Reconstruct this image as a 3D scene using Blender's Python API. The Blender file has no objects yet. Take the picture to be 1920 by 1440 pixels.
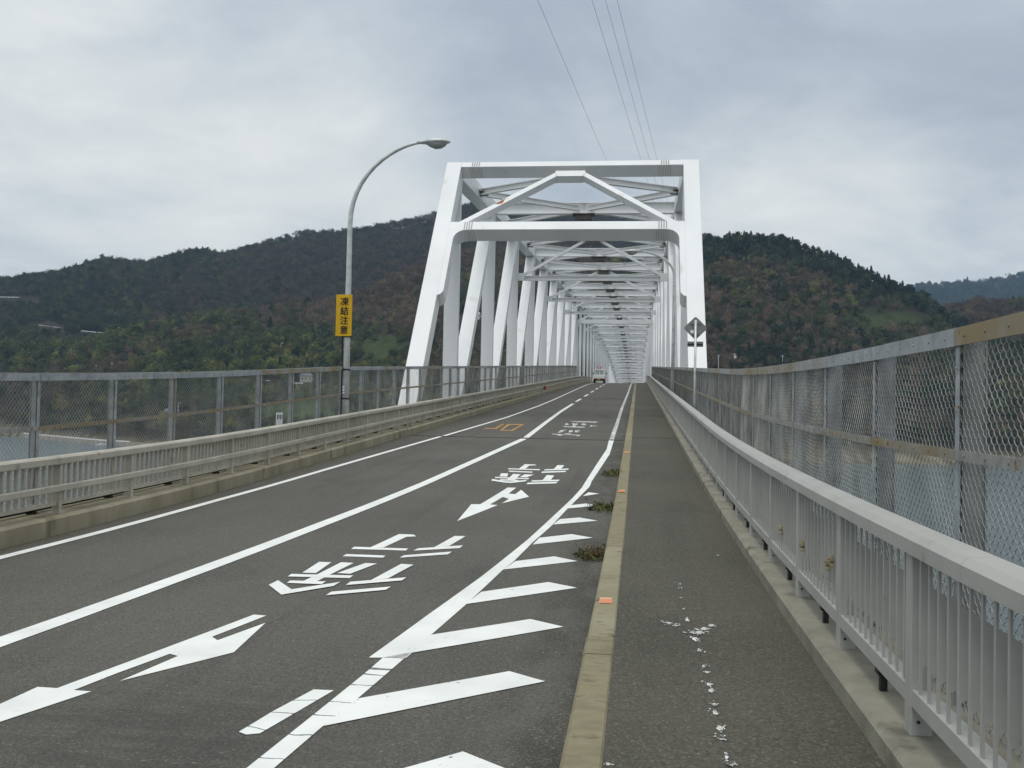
import bpy, bmesh, math, random
import numpy as np
from mathutils import Vector, Matrix

random.seed(7); RNG = np.random.default_rng(7)
SC = bpy.context.scene
COL = SC.collection
R = math.radians

# ------------------------------------------------------------------ camera
CAM_YAW, CAM_PITCH, CAM_ROLL, CAM_H, FPX = 0.1264, 0.027, 0.0203, 1.6, 1850.0
fw = Vector((-math.sin(CAM_YAW)*math.cos(CAM_PITCH), math.cos(CAM_YAW)*math.cos(CAM_PITCH), math.sin(CAM_PITCH)))
rt = Vector((math.cos(CAM_YAW), math.sin(CAM_YAW), 0)); up = rt.cross(fw)
rt2 = rt*math.cos(CAM_ROLL) + up*math.sin(CAM_ROLL); up2 = up*math.cos(CAM_ROLL) - rt*math.sin(CAM_ROLL)
cd = bpy.data.cameras.new('camera'); cam = bpy.data.objects.new('camera', cd); COL.objects.link(cam)
cam.matrix_world = Matrix(((rt2.x, up2.x, -fw.x, 0), (rt2.y, up2.y, -fw.y, 0), (rt2.z, up2.z, -fw.z, CAM_H), (0, 0, 0, 1)))
cd.sensor_width = 36.0; cd.lens = 36.0*FPX/1920.0; cd.clip_start = 0.05; cd.clip_end = 30000
SC.camera = cam

# ------------------------------------------------------------------ sky, sun, exposure
SUN_EL, SUN_AZ = R(66), R(200)          # azimuth clockwise from +Y: behind the camera, a little to the left
w = bpy.data.worlds.new('World'); SC.world = w; w.use_nodes = True
nt = w.node_tree; N = nt.nodes; L = nt.links; N.clear()
def nd(t, **k):
    n = N.new(t)
    for a, b in k.items(): setattr(n, a, b)
    return n
def mth(op, a, b=None, c=None, clamp=False):
    n = N.new('ShaderNodeMath'); n.operation = op; n.use_clamp = clamp
    for i, v in enumerate((a, b, c)):
        if v is None: continue
        if isinstance(v, (int, float)): n.inputs[i].default_value = v
        else: L.new(v, n.inputs[i])
    return n.outputs[0]
out = nd('ShaderNodeOutputWorld'); bg = nd('ShaderNodeBackground'); bg.inputs['Strength'].default_value = 0.1
sky = nd('ShaderNodeTexSky', sky_type='NISHITA', sun_disc=False, sun_elevation=SUN_EL, sun_rotation=SUN_AZ)
sky.air_density = 1.0; sky.dust_density = 2.0; sky.ozone_density = 1.5
tc = nd('ShaderNodeTexCoord'); sep = nd('ShaderNodeSeparateXYZ'); L.new(tc.outputs['Generated'], sep.inputs[0])
zc = mth('ADD', mth('MAXIMUM', sep.outputs['Z'], 0.0), 0.22)
cx = mth('DIVIDE', sep.outputs['X'], zc); cy = mth('DIVIDE', sep.outputs['Y'], zc)
comb = nd('ShaderNodeCombineXYZ'); L.new(cx, comb.inputs[0]); L.new(cy, comb.inputs[1]); comb.inputs[2].default_value = 3.7
def noise(scale, detail, rough, off, dist=0.0):
    mp = nd('ShaderNodeMapping'); mp.inputs['Location'].default_value = off; L.new(comb.outputs[0], mp.inputs[0])
    n = nd('ShaderNodeTexNoise'); n.inputs['Scale'].default_value = scale; n.inputs['Detail'].default_value = detail
    n.inputs['Roughness'].default_value = rough; n.inputs['Distortion'].default_value = dist
    L.new(mp.outputs[0], n.inputs['Vector']); return n.outputs['Fac']
def mass(az, el, size, amp):            # a broad cloud mass of the deck in a direction of the sky
    v = nd('ShaderNodeVectorMath', operation='DOT_PRODUCT'); L.new(tc.outputs['Generated'], v.inputs[0])
    v.inputs[1].default_value = (math.sin(az)*math.cos(el), math.cos(az)*math.cos(el), math.sin(el))
    m = nd('ShaderNodeMapRange', interpolation_type='SMOOTHSTEP'); L.new(v.outputs['Value'], m.inputs[0])
    m.inputs[1].default_value = math.cos(size); m.inputs[2].default_value = 1.0; m.inputs[3].default_value = 0; m.inputs[4].default_value = amp
    return m.outputs[0]
v = mth('MULTIPLY_ADD', noise(0.9, 8, 0.58, (1.3, 0.4, 0), 0.5), 1.0, 0.03)
v = mth('ADD', v, mth('MULTIPLY_ADD', noise(3.1, 6, 0.6, (5.0, 2.2, 1), 0.3), 0.50, -0.25))
for a in ((-0.04, 0.36, 0.24, -0.24), (0.27, 0.32, 0.24, -0.17), (-0.58, 0.15, 0.28, 0.22), (-0.32, 0.17, 0.16, 0.10), (0.14, 0.19, 0.16, 0.12)):
    v = mth('ADD', v, mass(*a))
ramp = nd('ShaderNodeValToRGB'); L.new(v, ramp.inputs[0]); cr = ramp.color_ramp
cr.interpolation = 'B_SPLINE'
cr.elements[0].position = 0.15; cr.elements[0].color = (0.34, 0.40, 0.48, 1)
cr.elements[1].position = 0.82; cr.elements[1].color = (0.93, 0.93, 0.885, 1)
e = cr.elements.new(0.5); e.color = (0.605, 0.66, 0.70, 1)
zen = nd('ShaderNodeMapRange', interpolation_type='SMOOTHSTEP'); L.new(sep.outputs['Z'], zen.inputs[0])
zen.inputs[1].default_value = 0.25; zen.inputs[2].default_value = 1.0; zen.inputs[3].default_value = 10.0; zen.inputs[4].default_value = 17.0
sc_ = nd('ShaderNodeVectorMath', operation='SCALE'); L.new(ramp.outputs[0], sc_.inputs[0]); L.new(zen.outputs[0], sc_.inputs['Scale'])
mx = nd('ShaderNodeMix', data_type='RGBA'); mx.inputs['Factor'].default_value = 0.93
L.new(sky.outputs[0], mx.inputs[6]); L.new(sc_.outputs[0], mx.inputs[7])
L.new(mx.outputs[2], bg.inputs['Color']); L.new(bg.outputs[0], out.inputs[0])

sd = bpy.data.lights.new('sun', 'SUN'); sd.energy = 1.3; sd.angle = R(20); sd.color = (1.0, 0.965, 0.91)
so = bpy.data.objects.new('sun', sd); COL.objects.link(so)
sdir = Vector((math.sin(SUN_AZ)*math.cos(SUN_EL), math.cos(SUN_AZ)*math.cos(SUN_EL), math.sin(SUN_EL)))
so.rotation_euler = (-sdir).to_track_quat('-Z', 'Y').to_euler()
SC.view_settings.view_transform = 'Standard'; SC.view_settings.look = 'None'
SC.view_settings.exposure = 0.05; SC.view_settings.gamma = 1.0; SC.view_settings.use_curve_mapping = False
SC.cycles.volume_bounces = 0; SC.cycles.max_bounces = 8; SC.cycles.diffuse_bounces = 4; SC.cycles.use_denoising = True

# ------------------------------------------------------------------ materials
def mat(name, col, rough=0.7, metal=0.0, var=0.12, scale=3.0, detail=6, bump=0.0, bscale=60.0, col2=None, rnd=None, spots=None, spec=0.3, stretch=(1, 1, 1)):
    """procedural material: base colour, noise towards col2, per-object variation rnd=(colour, share), spots=(colour, scale, threshold)"""
    m = bpy.data.materials.new(name); m.use_nodes = True
    t = m.node_tree; nn = t.nodes; ll = t.links; b = nn['Principled BSDF']
    b.inputs['Roughness'].default_value = rough; b.inputs['Metallic'].default_value = metal
    b.inputs['Specular IOR Level'].default_value = spec
    g = nn.new('ShaderNodeNewGeometry')
    mp = nn.new('ShaderNodeMapping'); mp.inputs['Scale'].default_value = stretch; ll.new(g.outputs['Position'], mp.inputs[0]); pos = mp.outputs[0]
    n1 = nn.new('ShaderNodeTexNoise'); n1.inputs['Scale'].default_value = scale; n1.inputs['Detail'].default_value = detail; n1.inputs['Roughness'].default_value = 0.62
    ll.new(pos, n1.inputs['Vector'])
    c2 = col2 if col2 else tuple(max(0, c*(1-var*2.2)) for c in col)
    c1 = tuple(min(1, c*(1+var)) for c in col) if not col2 else col
    r = nn.new('ShaderNodeValToRGB'); r.color_ramp.elements[0].position = 0.32; r.color_ramp.elements[1].position = 0.68
    r.color_ramp.elements[0].color = (*c2, 1); r.color_ramp.elements[1].color = (*c1, 1)
    ll.new(n1.outputs['Fac'], r.inputs[0]); cur = r.outputs[0]
    if rnd:
        oi = nn.new('ShaderNodeObjectInfo'); mr = nn.new('ShaderNodeMapRange'); mr.interpolation_type = 'SMOOTHSTEP'
        ll.new(oi.outputs['Random'], mr.inputs[0]); mr.inputs[1].default_value = 1-rnd[1]-0.12; mr.inputs[2].default_value = 1-rnd[1]+0.12
        n3 = nn.new('ShaderNodeTexNoise'); n3.inputs['Scale'].default_value = 2.2; n3.inputs['Detail'].default_value = 5; ll.new(g.outputs['Position'], n3.inputs['Vector'])
        ml = nn.new('ShaderNodeMath'); ml.operation = 'MULTIPLY_ADD'; ml.use_clamp = True; ll.new(n3.outputs['Fac'], ml.inputs[0]); ml.inputs[1].default_value = 2.4; ml.inputs[2].default_value = -0.55
        m2 = nn.new('ShaderNodeMath'); m2.operation = 'MULTIPLY'; ll.new(mr.outputs[0], m2.inputs[0]); ll.new(ml.outputs[0], m2.inputs[1])
        x = nn.new('ShaderNodeMix'); x.data_type = 'RGBA'; ll.new(m2.outputs[0], x.inputs['Factor']); ll.new(cur, x.inputs[6]); x.inputs[7].default_value = (*rnd[0], 1); cur = x.outputs[2]
    if spots:
        n2 = nn.new('ShaderNodeTexNoise'); n2.inputs['Scale'].default_value = spots[1]; n2.inputs['Detail'].default_value = 4; ll.new(pos, n2.inputs['Vector'])
        mr = nn.new('ShaderNodeMapRange'); ll.new(n2.outputs['Fac'], mr.inputs[0]); mr.inputs[1].default_value = spots[2]; mr.inputs[2].default_value = spots[2]+(spots[3] if len(spots) > 3 else 0.05)
        x = nn.new('ShaderNodeMix'); x.data_type = 'RGBA'; ll.new(mr.outputs[0], x.inputs['Factor']); ll.new(cur, x.inputs[6]); x.inputs[7].default_value = (*spots[0], 1); cur = x.outputs[2]
    ll.new(cur, b.inputs['Base Color'])
    if bump:
        nb = nn.new('ShaderNodeTexNoise'); nb.inputs['Scale'].default_value = bscale; nb.inputs['Detail'].default_value = 3; ll.new(g.outputs['Position'], nb.inputs['Vector'])
        bp = nn.new('ShaderNodeBump'); bp.inputs['Strength'].default_value = bump; bp.inputs['Distance'].default_value = 0.01
        ll.new(nb.outputs['Fac'], bp.inputs['Height']); ll.new(bp.outputs[0], b.inputs['Normal'])
    return m

def mat_asphalt(name, base, aged, dark, grain=190.0, seed=0.0, scrub=False):
    m = bpy.data.materials.new(name); m.use_nodes = True
    t = m.node_tree; nn = t.nodes; ll = t.links; b = nn['Principled BSDF']; b.inputs['Roughness'].default_value = 0.82; b.inputs['Specular IOR Level'].default_value = 0.25
    g = nn.new('ShaderNodeNewGeometry')
    def no(sc, det, stretch=(1, 1, 1)):
        mp = nn.new('ShaderNodeMapping'); mp.inputs['Scale'].default_value = stretch; mp.inputs['Location'].default_value = (seed, seed, 0); ll.new(g.outputs['Position'], mp.inputs[0])
        n = nn.new('ShaderNodeTexNoise'); n.inputs['Scale'].default_value = sc; n.inputs['Detail'].default_value = det; ll.new(mp.outputs[0], n.inputs['Vector']); return n.outputs['Fac']
    def mixc(f, a, c):
        x = nn.new('ShaderNodeMix'); x.data_type = 'RGBA'; ll.new(f, x.inputs['Factor'])
        if isinstance(a, tuple): x.inputs[6].default_value = (*a, 1)
        else: ll.new(a, x.inputs[6])
        x.inputs[7].default_value = (*c, 1); return x.outputs[2]
    def mrange(v, a, c, lo=0.0, hi=1.0):
        r = nn.new('ShaderNodeMapRange'); r.interpolation_type = 'SMOOTHSTEP'; ll.new(v, r.inputs[0]); r.inputs[1].default_value = a; r.inputs[2].default_value = c; r.inputs[3].default_value = lo; r.inputs[4].default_value = hi; return r.outputs[0]
    c = mixc(mrange(no(0.35, 6), 0.38, 0.62), base, aged)
    c = mixc(mrange(no(1.1, 6, (1.0, 0.35, 1)), 0.52, 0.78, 0, 0.75), c, dark)
    c = mixc(mrange(no(0.9, 5, (2.6, 0.10, 1)), 0.52, 0.78, 0, 0.65), c, dark)
    if scrub:      # dirt and moss gathered along the kerb
        sx_ = nn.new('ShaderNodeSeparateXYZ'); ll.new(g.outputs['Position'], sx_.inputs[0]); kx = mrange(sx_.outputs['X'], -1.0, -0.35)
        kn = mrange(no(2.6, 7, (1.0, 0.45, 1)), 0.40, 0.60); km = nn.new('ShaderNodeMath'); km.operation = 'MULTIPLY'; ll.new(kx, km.inputs[0]); ll.new(kn, km.inputs[1])
        c = mixc(km.outputs[0], c, (0.050, 0.048, 0.038))
        kl = mrange(sx_.outputs['X'], -6.2, -6.58); km2 = nn.new('ShaderNodeMath'); km2.operation = 'MULTIPLY'; ll.new(kl, km2.inputs[0]); ll.new(kn, km2.inputs[1]); c = mixc(km2.outputs[0], c, (0.080, 0.074, 0.052))
    vo = nn.new('ShaderNodeTexVoronoi'); vo.inputs['Scale'].default_value = grain; ll.new(g.outputs['Position'], vo.inputs['Vector'])
    sp = nn.new('ShaderNodeSeparateColor'); ll.new(vo.outputs['Color'], sp.inputs[0])
    c = mixc(mrange(sp.outputs[0], 0.80, 0.98, 0, 0.55), c, tuple(v*2.3 for v in base))
    c = mixc(mrange(sp.outputs[1], 0.70, 1.0, 0, 0.6), c, tuple(v*0.4 for v in base))
    c = mixc(mrange(no(38, 3), 0.64, 0.72, 0, 0.6), c, tuple(v*2.8 for v in base))
    c = mixc(mrange(no(55, 6), 0.50, 0.72, 0, 0.55), c, tuple(v*1.75 for v in base))
    c = mixc(mrange(no(47, 6, (1.1, 0.9, 1)), 0.50, 0.70, 0, 0.55), c, tuple(v*0.45 for v in base))
    if scrub:      # tyre-scrubbed darker patch where vehicles turn
        ds = nn.new('ShaderNodeVectorMath'); ds.operation = 'SUBTRACT'; ll.new(g.outputs['Position'], ds.inputs[0]); ds.inputs[1].default_value = (-2.4, 4.7, 0)
        dv = nn.new('ShaderNodeVectorMath'); dv.operation = 'MULTIPLY'; ll.new(ds.outputs[0], dv.inputs[0]); dv.inputs[1].default_value = (0.75, 0.95, 0)
        le = nn.new('ShaderNodeVectorMath'); le.operation = 'LENGTH'; ll.new(dv.outputs[0], le.inputs[0])
        mk = mrange(le.outputs['Value'], 1.25, 0.25, 0, 1); st = mrange(no(2.2, 6, (0.6, 4.0, 1)), 0.36, 0.60, 0.25, 1.0)
        ml = nn.new('ShaderNodeMath'); ml.operation = 'MULTIPLY'; ll.new(mk, ml.inputs[0]); ll.new(st, ml.inputs[1]); m3 = nn.new('ShaderNodeMath'); m3.operation = 'MULTIPLY'; ll.new(ml.outputs[0], m3.inputs[0]); m3.inputs[1].default_value = 0.36
        c = mixc(m3.outputs[0], c, tuple(v*0.42 for v in base))
    ll.new(c, b.inputs['Base Color'])
    bp = nn.new('ShaderNodeBump'); bp.inputs['Strength'].default_value = 0.55; bp.inputs['Distance'].default_value = 0.006
    ll.new(vo.outputs['Distance'], bp.inputs['Height']); ll.new(bp.outputs[0], b.inputs['Normal'])
    return m

def mat_paint(name, col, wear=0.62, asphalt=(0.07, 0.067, 0.06), crack=0.0, cscale=0.5, cstretch=(1, 1, 1)):
    """thermoplastic road paint: grain, cracks and chips that let the asphalt through"""
    m = bpy.data.materials.new(name); m.use_nodes = True
    t = m.node_tree; nn = t.nodes; ll = t.links; b = nn['Principled BSDF']; b.inputs['Roughness'].default_value = 0.65
    g = nn.new('ShaderNodeNewGeometry')
    n1 = nn.new('ShaderNodeTexNoise'); n1.inputs['Scale'].default_value = 14; n1.inputs['Detail'].default_value = 9; n1.inputs['Roughness'].default_value = 0.75; ll.new(g.outputs['Position'], n1.inputs['Vector'])
    mr = nn.new('ShaderNodeMapRange'); ll.new(n1.outputs['Fac'], mr.inputs[0]); mr.inputs[1].default_value = wear; mr.inputs[2].default_value = wear+0.04
    n2 = nn.new('ShaderNodeTexNoise'); n2.inputs['Scale'].default_value = 2.5; n2.inputs['Detail'].default_value = 6; ll.new(g.outputs['Position'], n2.inputs['Vector'])
    r = nn.new('ShaderNodeValToRGB'); r.color_ramp.elements[0].position = 0.3; r.color_ramp.elements[1].position = 0.65
    r.color_ramp.elements[0].color = (*[c*0.86 for c in col], 1); r.color_ramp.elements[1].color = (*col, 1); ll.new(n2.outputs['Fac'], r.inputs[0])
    vo = nn.new('ShaderNodeTexVoronoi'); vo.feature = 'DISTANCE_TO_EDGE'; vo.inputs['Scale'].default_value = cscale
    nw = nn.new('ShaderNodeMixRGB') if False else None
    ad = nn.new('ShaderNodeVectorMath'); ad.operation = 'MULTIPLY_ADD'; ll.new(n2.outputs['Color'], ad.inputs[0]); ad.inputs[1].default_value = (0.5, 0.5, 0); mpc = nn.new('ShaderNodeMapping'); mpc.inputs['Scale'].default_value = cstretch; ll.new(g.outputs['Position'], mpc.inputs[0]); ll.new(mpc.outputs[0], ad.inputs[2]); ll.new(ad.outputs[0], vo.inputs['Vector'])
    ck = nn.new('ShaderNodeMapRange'); ll.new(vo.outputs['Distance'], ck.inputs[0]); ck.inputs[1].default_value = 0.010; ck.inputs[2].default_value = 0.018; ck.inputs[3].default_value = crack; ck.inputs[4].default_value = 0.0
    mxx = nn.new('ShaderNodeMath'); mxx.operation = 'MAXIMUM'; ll.new(mr.outputs[0], mxx.inputs[0]); ll.new(ck.outputs[0], mxx.inputs[1])
    x = nn.new('ShaderNodeMix'); x.data_type = 'RGBA'; ll.new(mxx.outputs[0], x.inputs['Factor']); ll.new(r.outputs[0], x.inputs[6]); x.inputs[7].default_value = (*asphalt, 1)
    ll.new(x.outputs[2], b.inputs['Base Color'])
    return m

M = {}
M['asphalt'] = mat_asphalt('road asphalt', (0.090, 0.0855, 0.072), (0.106, 0.100, 0.084), (0.056, 0.0535, 0.047), 120.0, 0.0, True)
M['path'] = mat_asphalt('footpath asphalt', (0.085, 0.0785, 0.061), (0.070, 0.065, 0.051), (0.050, 0.047, 0.037), 100.0, 17.0)
M['white_line'] = mat_paint('white road paint', (0.77, 0.775, 0.735), 0.635)
M['cracked_line'] = mat_paint('cracked white road paint', (0.78, 0.79, 0.75), 0.66, (0.06, 0.057, 0.05), 0.9, 1.0, (0.5, 2.6, 1))
M['drip'] = mat_paint('spilt white paint', (0.76, 0.76, 0.73), 0.50)
M['cab_glass'] = mat('pale cab glass', (0.30, 0.34, 0.33), 0.12, 0, 0.1, spec=0.6)  # pale base colour stands in for the reflection on the rear window
M['worn_line'] = mat_paint('worn white road paint', (0.74, 0.75, 0.71), 0.50)
M['orange_line'] = mat_paint('orange road paint', (0.50, 0.235, 0.04), 0.53)
M['steel'] = mat('white bridge paint', (0.75, 0.75, 0.745), 0.42, 0, 0.035, 0.5, 5, spec=0.4, spots=((0.50, 0.475, 0.43), 1.6, 0.66, 0.16), stretch=(1, 1, 0.22))
M['bolt'] = mat('bolt heads', (0.42, 0.42, 0.40), 0.5, 0, 0.15, 30)
M['rust'] = mat('rust', (0.36, 0.15, 0.06), 0.85, 0, 0.3, 9)
M['galv'] = mat('galvanised steel', (0.36, 0.385, 0.40), 0.5, 0.15, 0.16, 7, 6, rnd=((0.255, 0.20, 0.105), 0.45), spots=((0.25, 0.15, 0.07), 16, 0.69))
M['post'] = mat('weathered post steel', (0.27, 0.285, 0.295), 0.55, 0.15, 0.16, 7, 6, rnd=((0.20, 0.165, 0.095), 0.12))
M['galv_rusty'] = mat('rusty galvanised steel', (0.30, 0.30, 0.28), 0.6, 0.15, 0.16, 7, 6, rnd=((0.235, 0.185, 0.105), 0.8), spots=((0.22, 0.12, 0.05), 12, 0.62))
M['gusset'] = mat('shade-painted gusset steel', (0.17, 0.155, 0.14), 0.7, 0, 0.2, 2)  # dark colour has the shade of the plate undersides painted in
M['wire'] = mat('galvanised wire', (0.36, 0.36, 0.33), 0.5, 0.1, 0.25, 2.0, 4)
M['rail'] = mat('grey railing paint', (0.47, 0.435, 0.36), 0.55, 0, 0.10, 2.0, 8, spots=((0.25, 0.22, 0.165), 6, 0.62, 0.14))
M['rail2'] = mat('pale grey railing paint', (0.385, 0.382, 0.355), 0.55, 0, 0.06, 1.6, 8, spots=((0.25, 0.235, 0.20), 7, 0.66, 0.14))
M['concrete'] = mat('mossy concrete', (0.37, 0.33, 0.23), 0.9, 0, 0.2, 2.2, 8, 0.5, 80, col2=(0.225, 0.198, 0.130), spots=((0.105, 0.096, 0.065), 3.0, 0.60, 0.16), stretch=(1, 1.0, 0.30))
M['kerb'] = mat('kerb concrete', (0.270, 0.236, 0.145), 0.9, 0, 0.2, 5, 9, 0.5, 110, col2=(0.175, 0.152, 0.095), rnd=((0.28, 0.255, 0.17), 0.2), spots=((0.095, 0.085, 0.055), 5.0, 0.60, 0.14), stretch=(1.0, 1.6, 1))
M['ledge'] = mat('ledge concrete', (0.29, 0.275, 0.215), 0.9, 0, 0.2, 2.6, 9, 0.5, 90, col2=(0.18, 0.17, 0.135), spots=((0.085, 0.08, 0.062), 2.8, 0.58, 0.14))
M['black'] = mat('black rubber', (0.012, 0.012, 0.012), 0.6, 0, 0.2)
M['deck_joint'] = mat('deck joint steel', (0.06, 0.057, 0.05), 0.7, 0.1, 0.3, 30)
M['joint'] = mat('joint steel', (0.035, 0.034, 0.032), 0.6, 0.2, 0.3, 30)
M['lamp'] = mat('lamp post steel', (0.58, 0.59, 0.57), 0.36, 0.25, 0.12, 5)
M['lens'] = mat('lamp glass', (0.33, 0.34, 0.32), 0.15, 0, 0.1, 6, spec=0.6)
M['sign_yellow'] = mat('yellow sign', (0.62, 0.36, 0.012), 0.5, 0, 0.08, 6)
M['sign_black'] = mat('black lettering', (0.018, 0.014, 0.010), 0.6, 0, 0.05)
M['sign_back'] = mat('sign back', (0.24, 0.235, 0.225), 0.5, 0.3, 0.1, 8)
M['sign_white'] = mat('white plate', (0.75, 0.76, 0.76), 0.5, 0, 0.05)
M['reflector'] = mat('orange reflector', (0.60, 0.15, 0.02), 0.4, 0, 0.12, 60, spec=0.6)
M['reflector_rim'] = mat('reflector rim', (0.66, 0.42, 0.27), 0.5, 0, 0.1)
M['red'] = mat('red paint', (0.50, 0.035, 0.03), 0.4, 0, 0.1)
M['truck'] = mat('white truck paint', (0.74, 0.75, 0.74), 0.35, 0, 0.04, 2, spec=0.5)
M['glass'] = mat('dark glass', (0.03, 0.035, 0.04), 0.08, 0, 0.1, spec=0.6)
M['tyre'] = mat('tyre', (0.02, 0.02, 0.02), 0.85, 0, 0.1)
M['weed'] = mat('weed leaf', (0.085, 0.115, 0.035), 0.8, 0, 0.3, 25, col2=(0.10, 0.085, 0.035))
M['dry'] = mat('dry stem', (0.12, 0.075, 0.045), 0.9, 0, 0.3, 25)
M['stone'] = mat('gravel', (0.20, 0.185, 0.155), 0.9, 0, 0.5, 45)
M['house_wall'] = mat('house wall', (0.42, 0.40, 0.36), 0.8, 0, 0.08, 1)
M['house_roof'] = mat('grey roof', (0.13, 0.14, 0.16), 0.7, 0, 0.12, 2)
M['pale'] = mat('pale painted metal', (0.70, 0.71, 0.71), 0.5, 0, 0.06, 1)
M['quay'] = mat('quay concrete', (0.36, 0.33, 0.28), 0.9, 0, 0.15, 0.2, 8)

# ------------------------------------------------------------------ mesh helpers
def zp(y):
    """height of the footpath surface along the bridge: level, then climbing 4.8 %, then a long crest"""
    z = 0.0 if y < 2 else (0.5*0.0476/16*(y-2)**2 if y < 18 else 0.3808+0.0476*(y-18))
    t = min(max(y-100, 0), 220); z -= 0.5*0.00043*t*t + max(y-320, 0)*0.00043*220
    return 0.05+z
def zpa(y):
    y = np.asarray(y, float)
    z = np.where(y < 2, 0, np.where(y < 18, 0.5*0.0476/16*(y-2)**2, 0.3808+0.0476*(y-18)))
    t = np.clip(y-100, 0, 220)
    return 0.05+z-0.5*0.00043*t*t-np.clip(y-320, 0, None)*0.00043*220

class MB:
    def __init__(s): s.v = []; s.f = []
    def poly(s, pts):
        n = len(s.v); s.v += [tuple(p) for p in pts]; s.f.append(tuple(range(n, n+len(pts))))
    def hexa(s, c):          # 8 corners: 4 bottom ccw, 4 top ccw
        n = len(s.v); s.v += [tuple(p) for p in c]
        for q in ((3, 2, 1, 0), (4, 5, 6, 7), (0, 1, 5, 4), (1, 2, 6, 5), (2, 3, 7, 6), (3, 0, 4, 7)): s.f.append(tuple(n+i for i in q))
        return s
    def box(s, x0, x1, y0, y1, z0, z1):
        return s.hexa([(x0, y0, z0), (x1, y0, z0), (x1, y1, z0), (x0, y1, z0), (x0, y0, z1), (x1, y0, z1), (x1, y1, z1), (x0, y1, z1)])
    def beam(s, p0, p1, a, b, wa, wb):
        """box from p0 to p1, half-extents along unit vectors a and b given by full widths wa, wb"""
        p0, p1, a, b = Vector(p0), Vector(p1), Vector(a).normalized()*wa/2, Vector(b).normalized()*wb/2
        return s.hexa([p0-a-b, p0+a-b, p0+a+b, p0-a+b, p1-a-b, p1+a-b, p1+a+b, p1-a+b])
    def ibeam(s, p0, p1, a, b, wa, wb, t=0.04):
        b = Vector(b).normalized(); p0, p1 = Vector(p0), Vector(p1)
        s.beam(p0+b*(wb-t)/2, p1+b*(wb-t)/2, a, b, wa, t); s.beam(p0-b*(wb-t)/2, p1-b*(wb-t)/2, a, b, wa, t)
        return s.beam(p0, p1, a, b, t*0.7, wb-2*t)
    def tube(s, pts, rad, seg=10, caps=True):
        pts = [Vector(p) for p in pts]; rad = rad if isinstance(rad, (list, tuple)) else [rad]*len(pts)
        ref = None; n0 = len(s.v)
        for i, p in enumerate(pts):
            d = (pts[min(i+1, len(pts)-1)]-pts[max(i-1, 0)]).normalized()
            if ref is None: ref = Vector((1, 0, 0)) if abs(d.x) < 0.9 else Vector((0, 0, 1))
            u_ = (ref-d*ref.dot(d)).normalized(); w_ = d.cross(u_); ref = u_
            for k in range(seg):
                a = 2*math.pi*k/seg; s.v.append(tuple(p+(u_*math.cos(a)+w_*math.sin(a))*rad[i]))
        for i in range(len(pts)-1):
            for k in range(seg):
                a = n0+i*seg+k; b = n0+i*seg+(k+1) % seg; s.f.append((a, b, b+seg, a+seg))
        if caps:
            s.f.append(tuple(n0+k for k in reversed(range(seg)))); s.f.append(tuple(n0+(len(pts)-1)*seg+k for k in range(seg)))
        return s
    def ribbon(s, prof, ys, zf=zp, closed=True):
        """cross-section [(x, dz), ...] swept along the bridge"""
        n0 = len(s.v); k = len(prof)
        for y in ys:
            z = zf(y)
            for (x, dz) in prof: s.v.append((x, y, z+dz))
        for i in range(len(ys)-1):
            for j in range(k if closed else k-1):
                a = n0+i*k+j; b = n0+i*k+(j+1) % k; s.f.append((a, b, b+k, a+k))
        if closed: s.f.append(tuple(n0+j for j in reversed(range(k)))); s.f.append(tuple(n0+(len(ys)-1)*k+j for j in range(k)))
        return s

ORG = {}
def place(o, parent):
    COL.objects.link(o)
    if parent is not None: o.parent = parent
    return o
def origin(o):
    return ORG.get(o.name, Vector((0, 0, 0))) if o is not None else Vector((0, 0, 0))
def build(name, mb, material, parent=None, smooth=False, bevel=0.0, at=None):
    """link mb as one mesh object; vertices are given in world space"""
    o0 = Vector(at) if at is not None else origin(parent)
    me = bpy.data.meshes.new(name)
    me.from_pydata([(x-o0[0], y-o0[1], z-o0[2]) for x, y, z in mb.v], [], mb.f); me.materials.append(material)
    bm = bmesh.new(); bm.from_mesh(me); bmesh.ops.recalc_face_normals(bm, faces=bm.faces)
    if bevel: bmesh.ops.bevel(bm, geom=list(bm.edges), offset=bevel, segments=1, profile=0.5, affect='EDGES', clamp_overlap=True)
    bm.to_mesh(me); bm.free()
    if smooth:
        for p in me.polygons: p.use_smooth = True
    o = bpy.data.objects.new(name, me); place(o, parent)
    if parent is None: o.location = o0
    else: o.location = o0-origin(parent)
    ORG[o.name] = o0
    return o
def mesh_arrays(name, verts, faces, material):
    """fast mesh from numpy arrays (all faces with the same corner count)"""
    me = bpy.data.meshes.new(name); k = faces.shape[1]
    me.vertices.add(len(verts)); me.vertices.foreach_set('co', np.asarray(verts, np.float32).ravel())
    me.loops.add(faces.size); me.loops.foreach_set('vertex_index', faces.astype(np.int32).ravel())
    me.polygons.add(len(faces)); me.polygons.foreach_set('loop_start', np.arange(0, faces.size, k, dtype=np.int32))
    try: me.polygons.foreach_set('loop_total', np.full(len(faces), k, np.int32))
    except Exception: pass
    me.update(calc_edges=True); me.validate()
    if material: me.materials.append(material)
    return me
def from_mesh(name, me, parent=None, loc=(0, 0, 0)):
    o = bpy.data.objects.new(name, me); place(o, parent); o.location = Vector(loc)-origin(parent); return o
def thing(name, label, cat, loc=(0, 0, 0), group=None):
    o = bpy.data.objects.new(name, None); COL.objects.link(o); o.location = loc; o.empty_display_size = 0.3
    ORG[o.name] = Vector(loc); return tag(o, label, cat, group)
def tag(o, label=None, cat=None, group=None, kind=None):
    if label: o['label'] = label
    if cat: o['category'] = cat
    if group: o['group'] = group
    if kind: o['kind'] = kind
    return o
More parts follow.
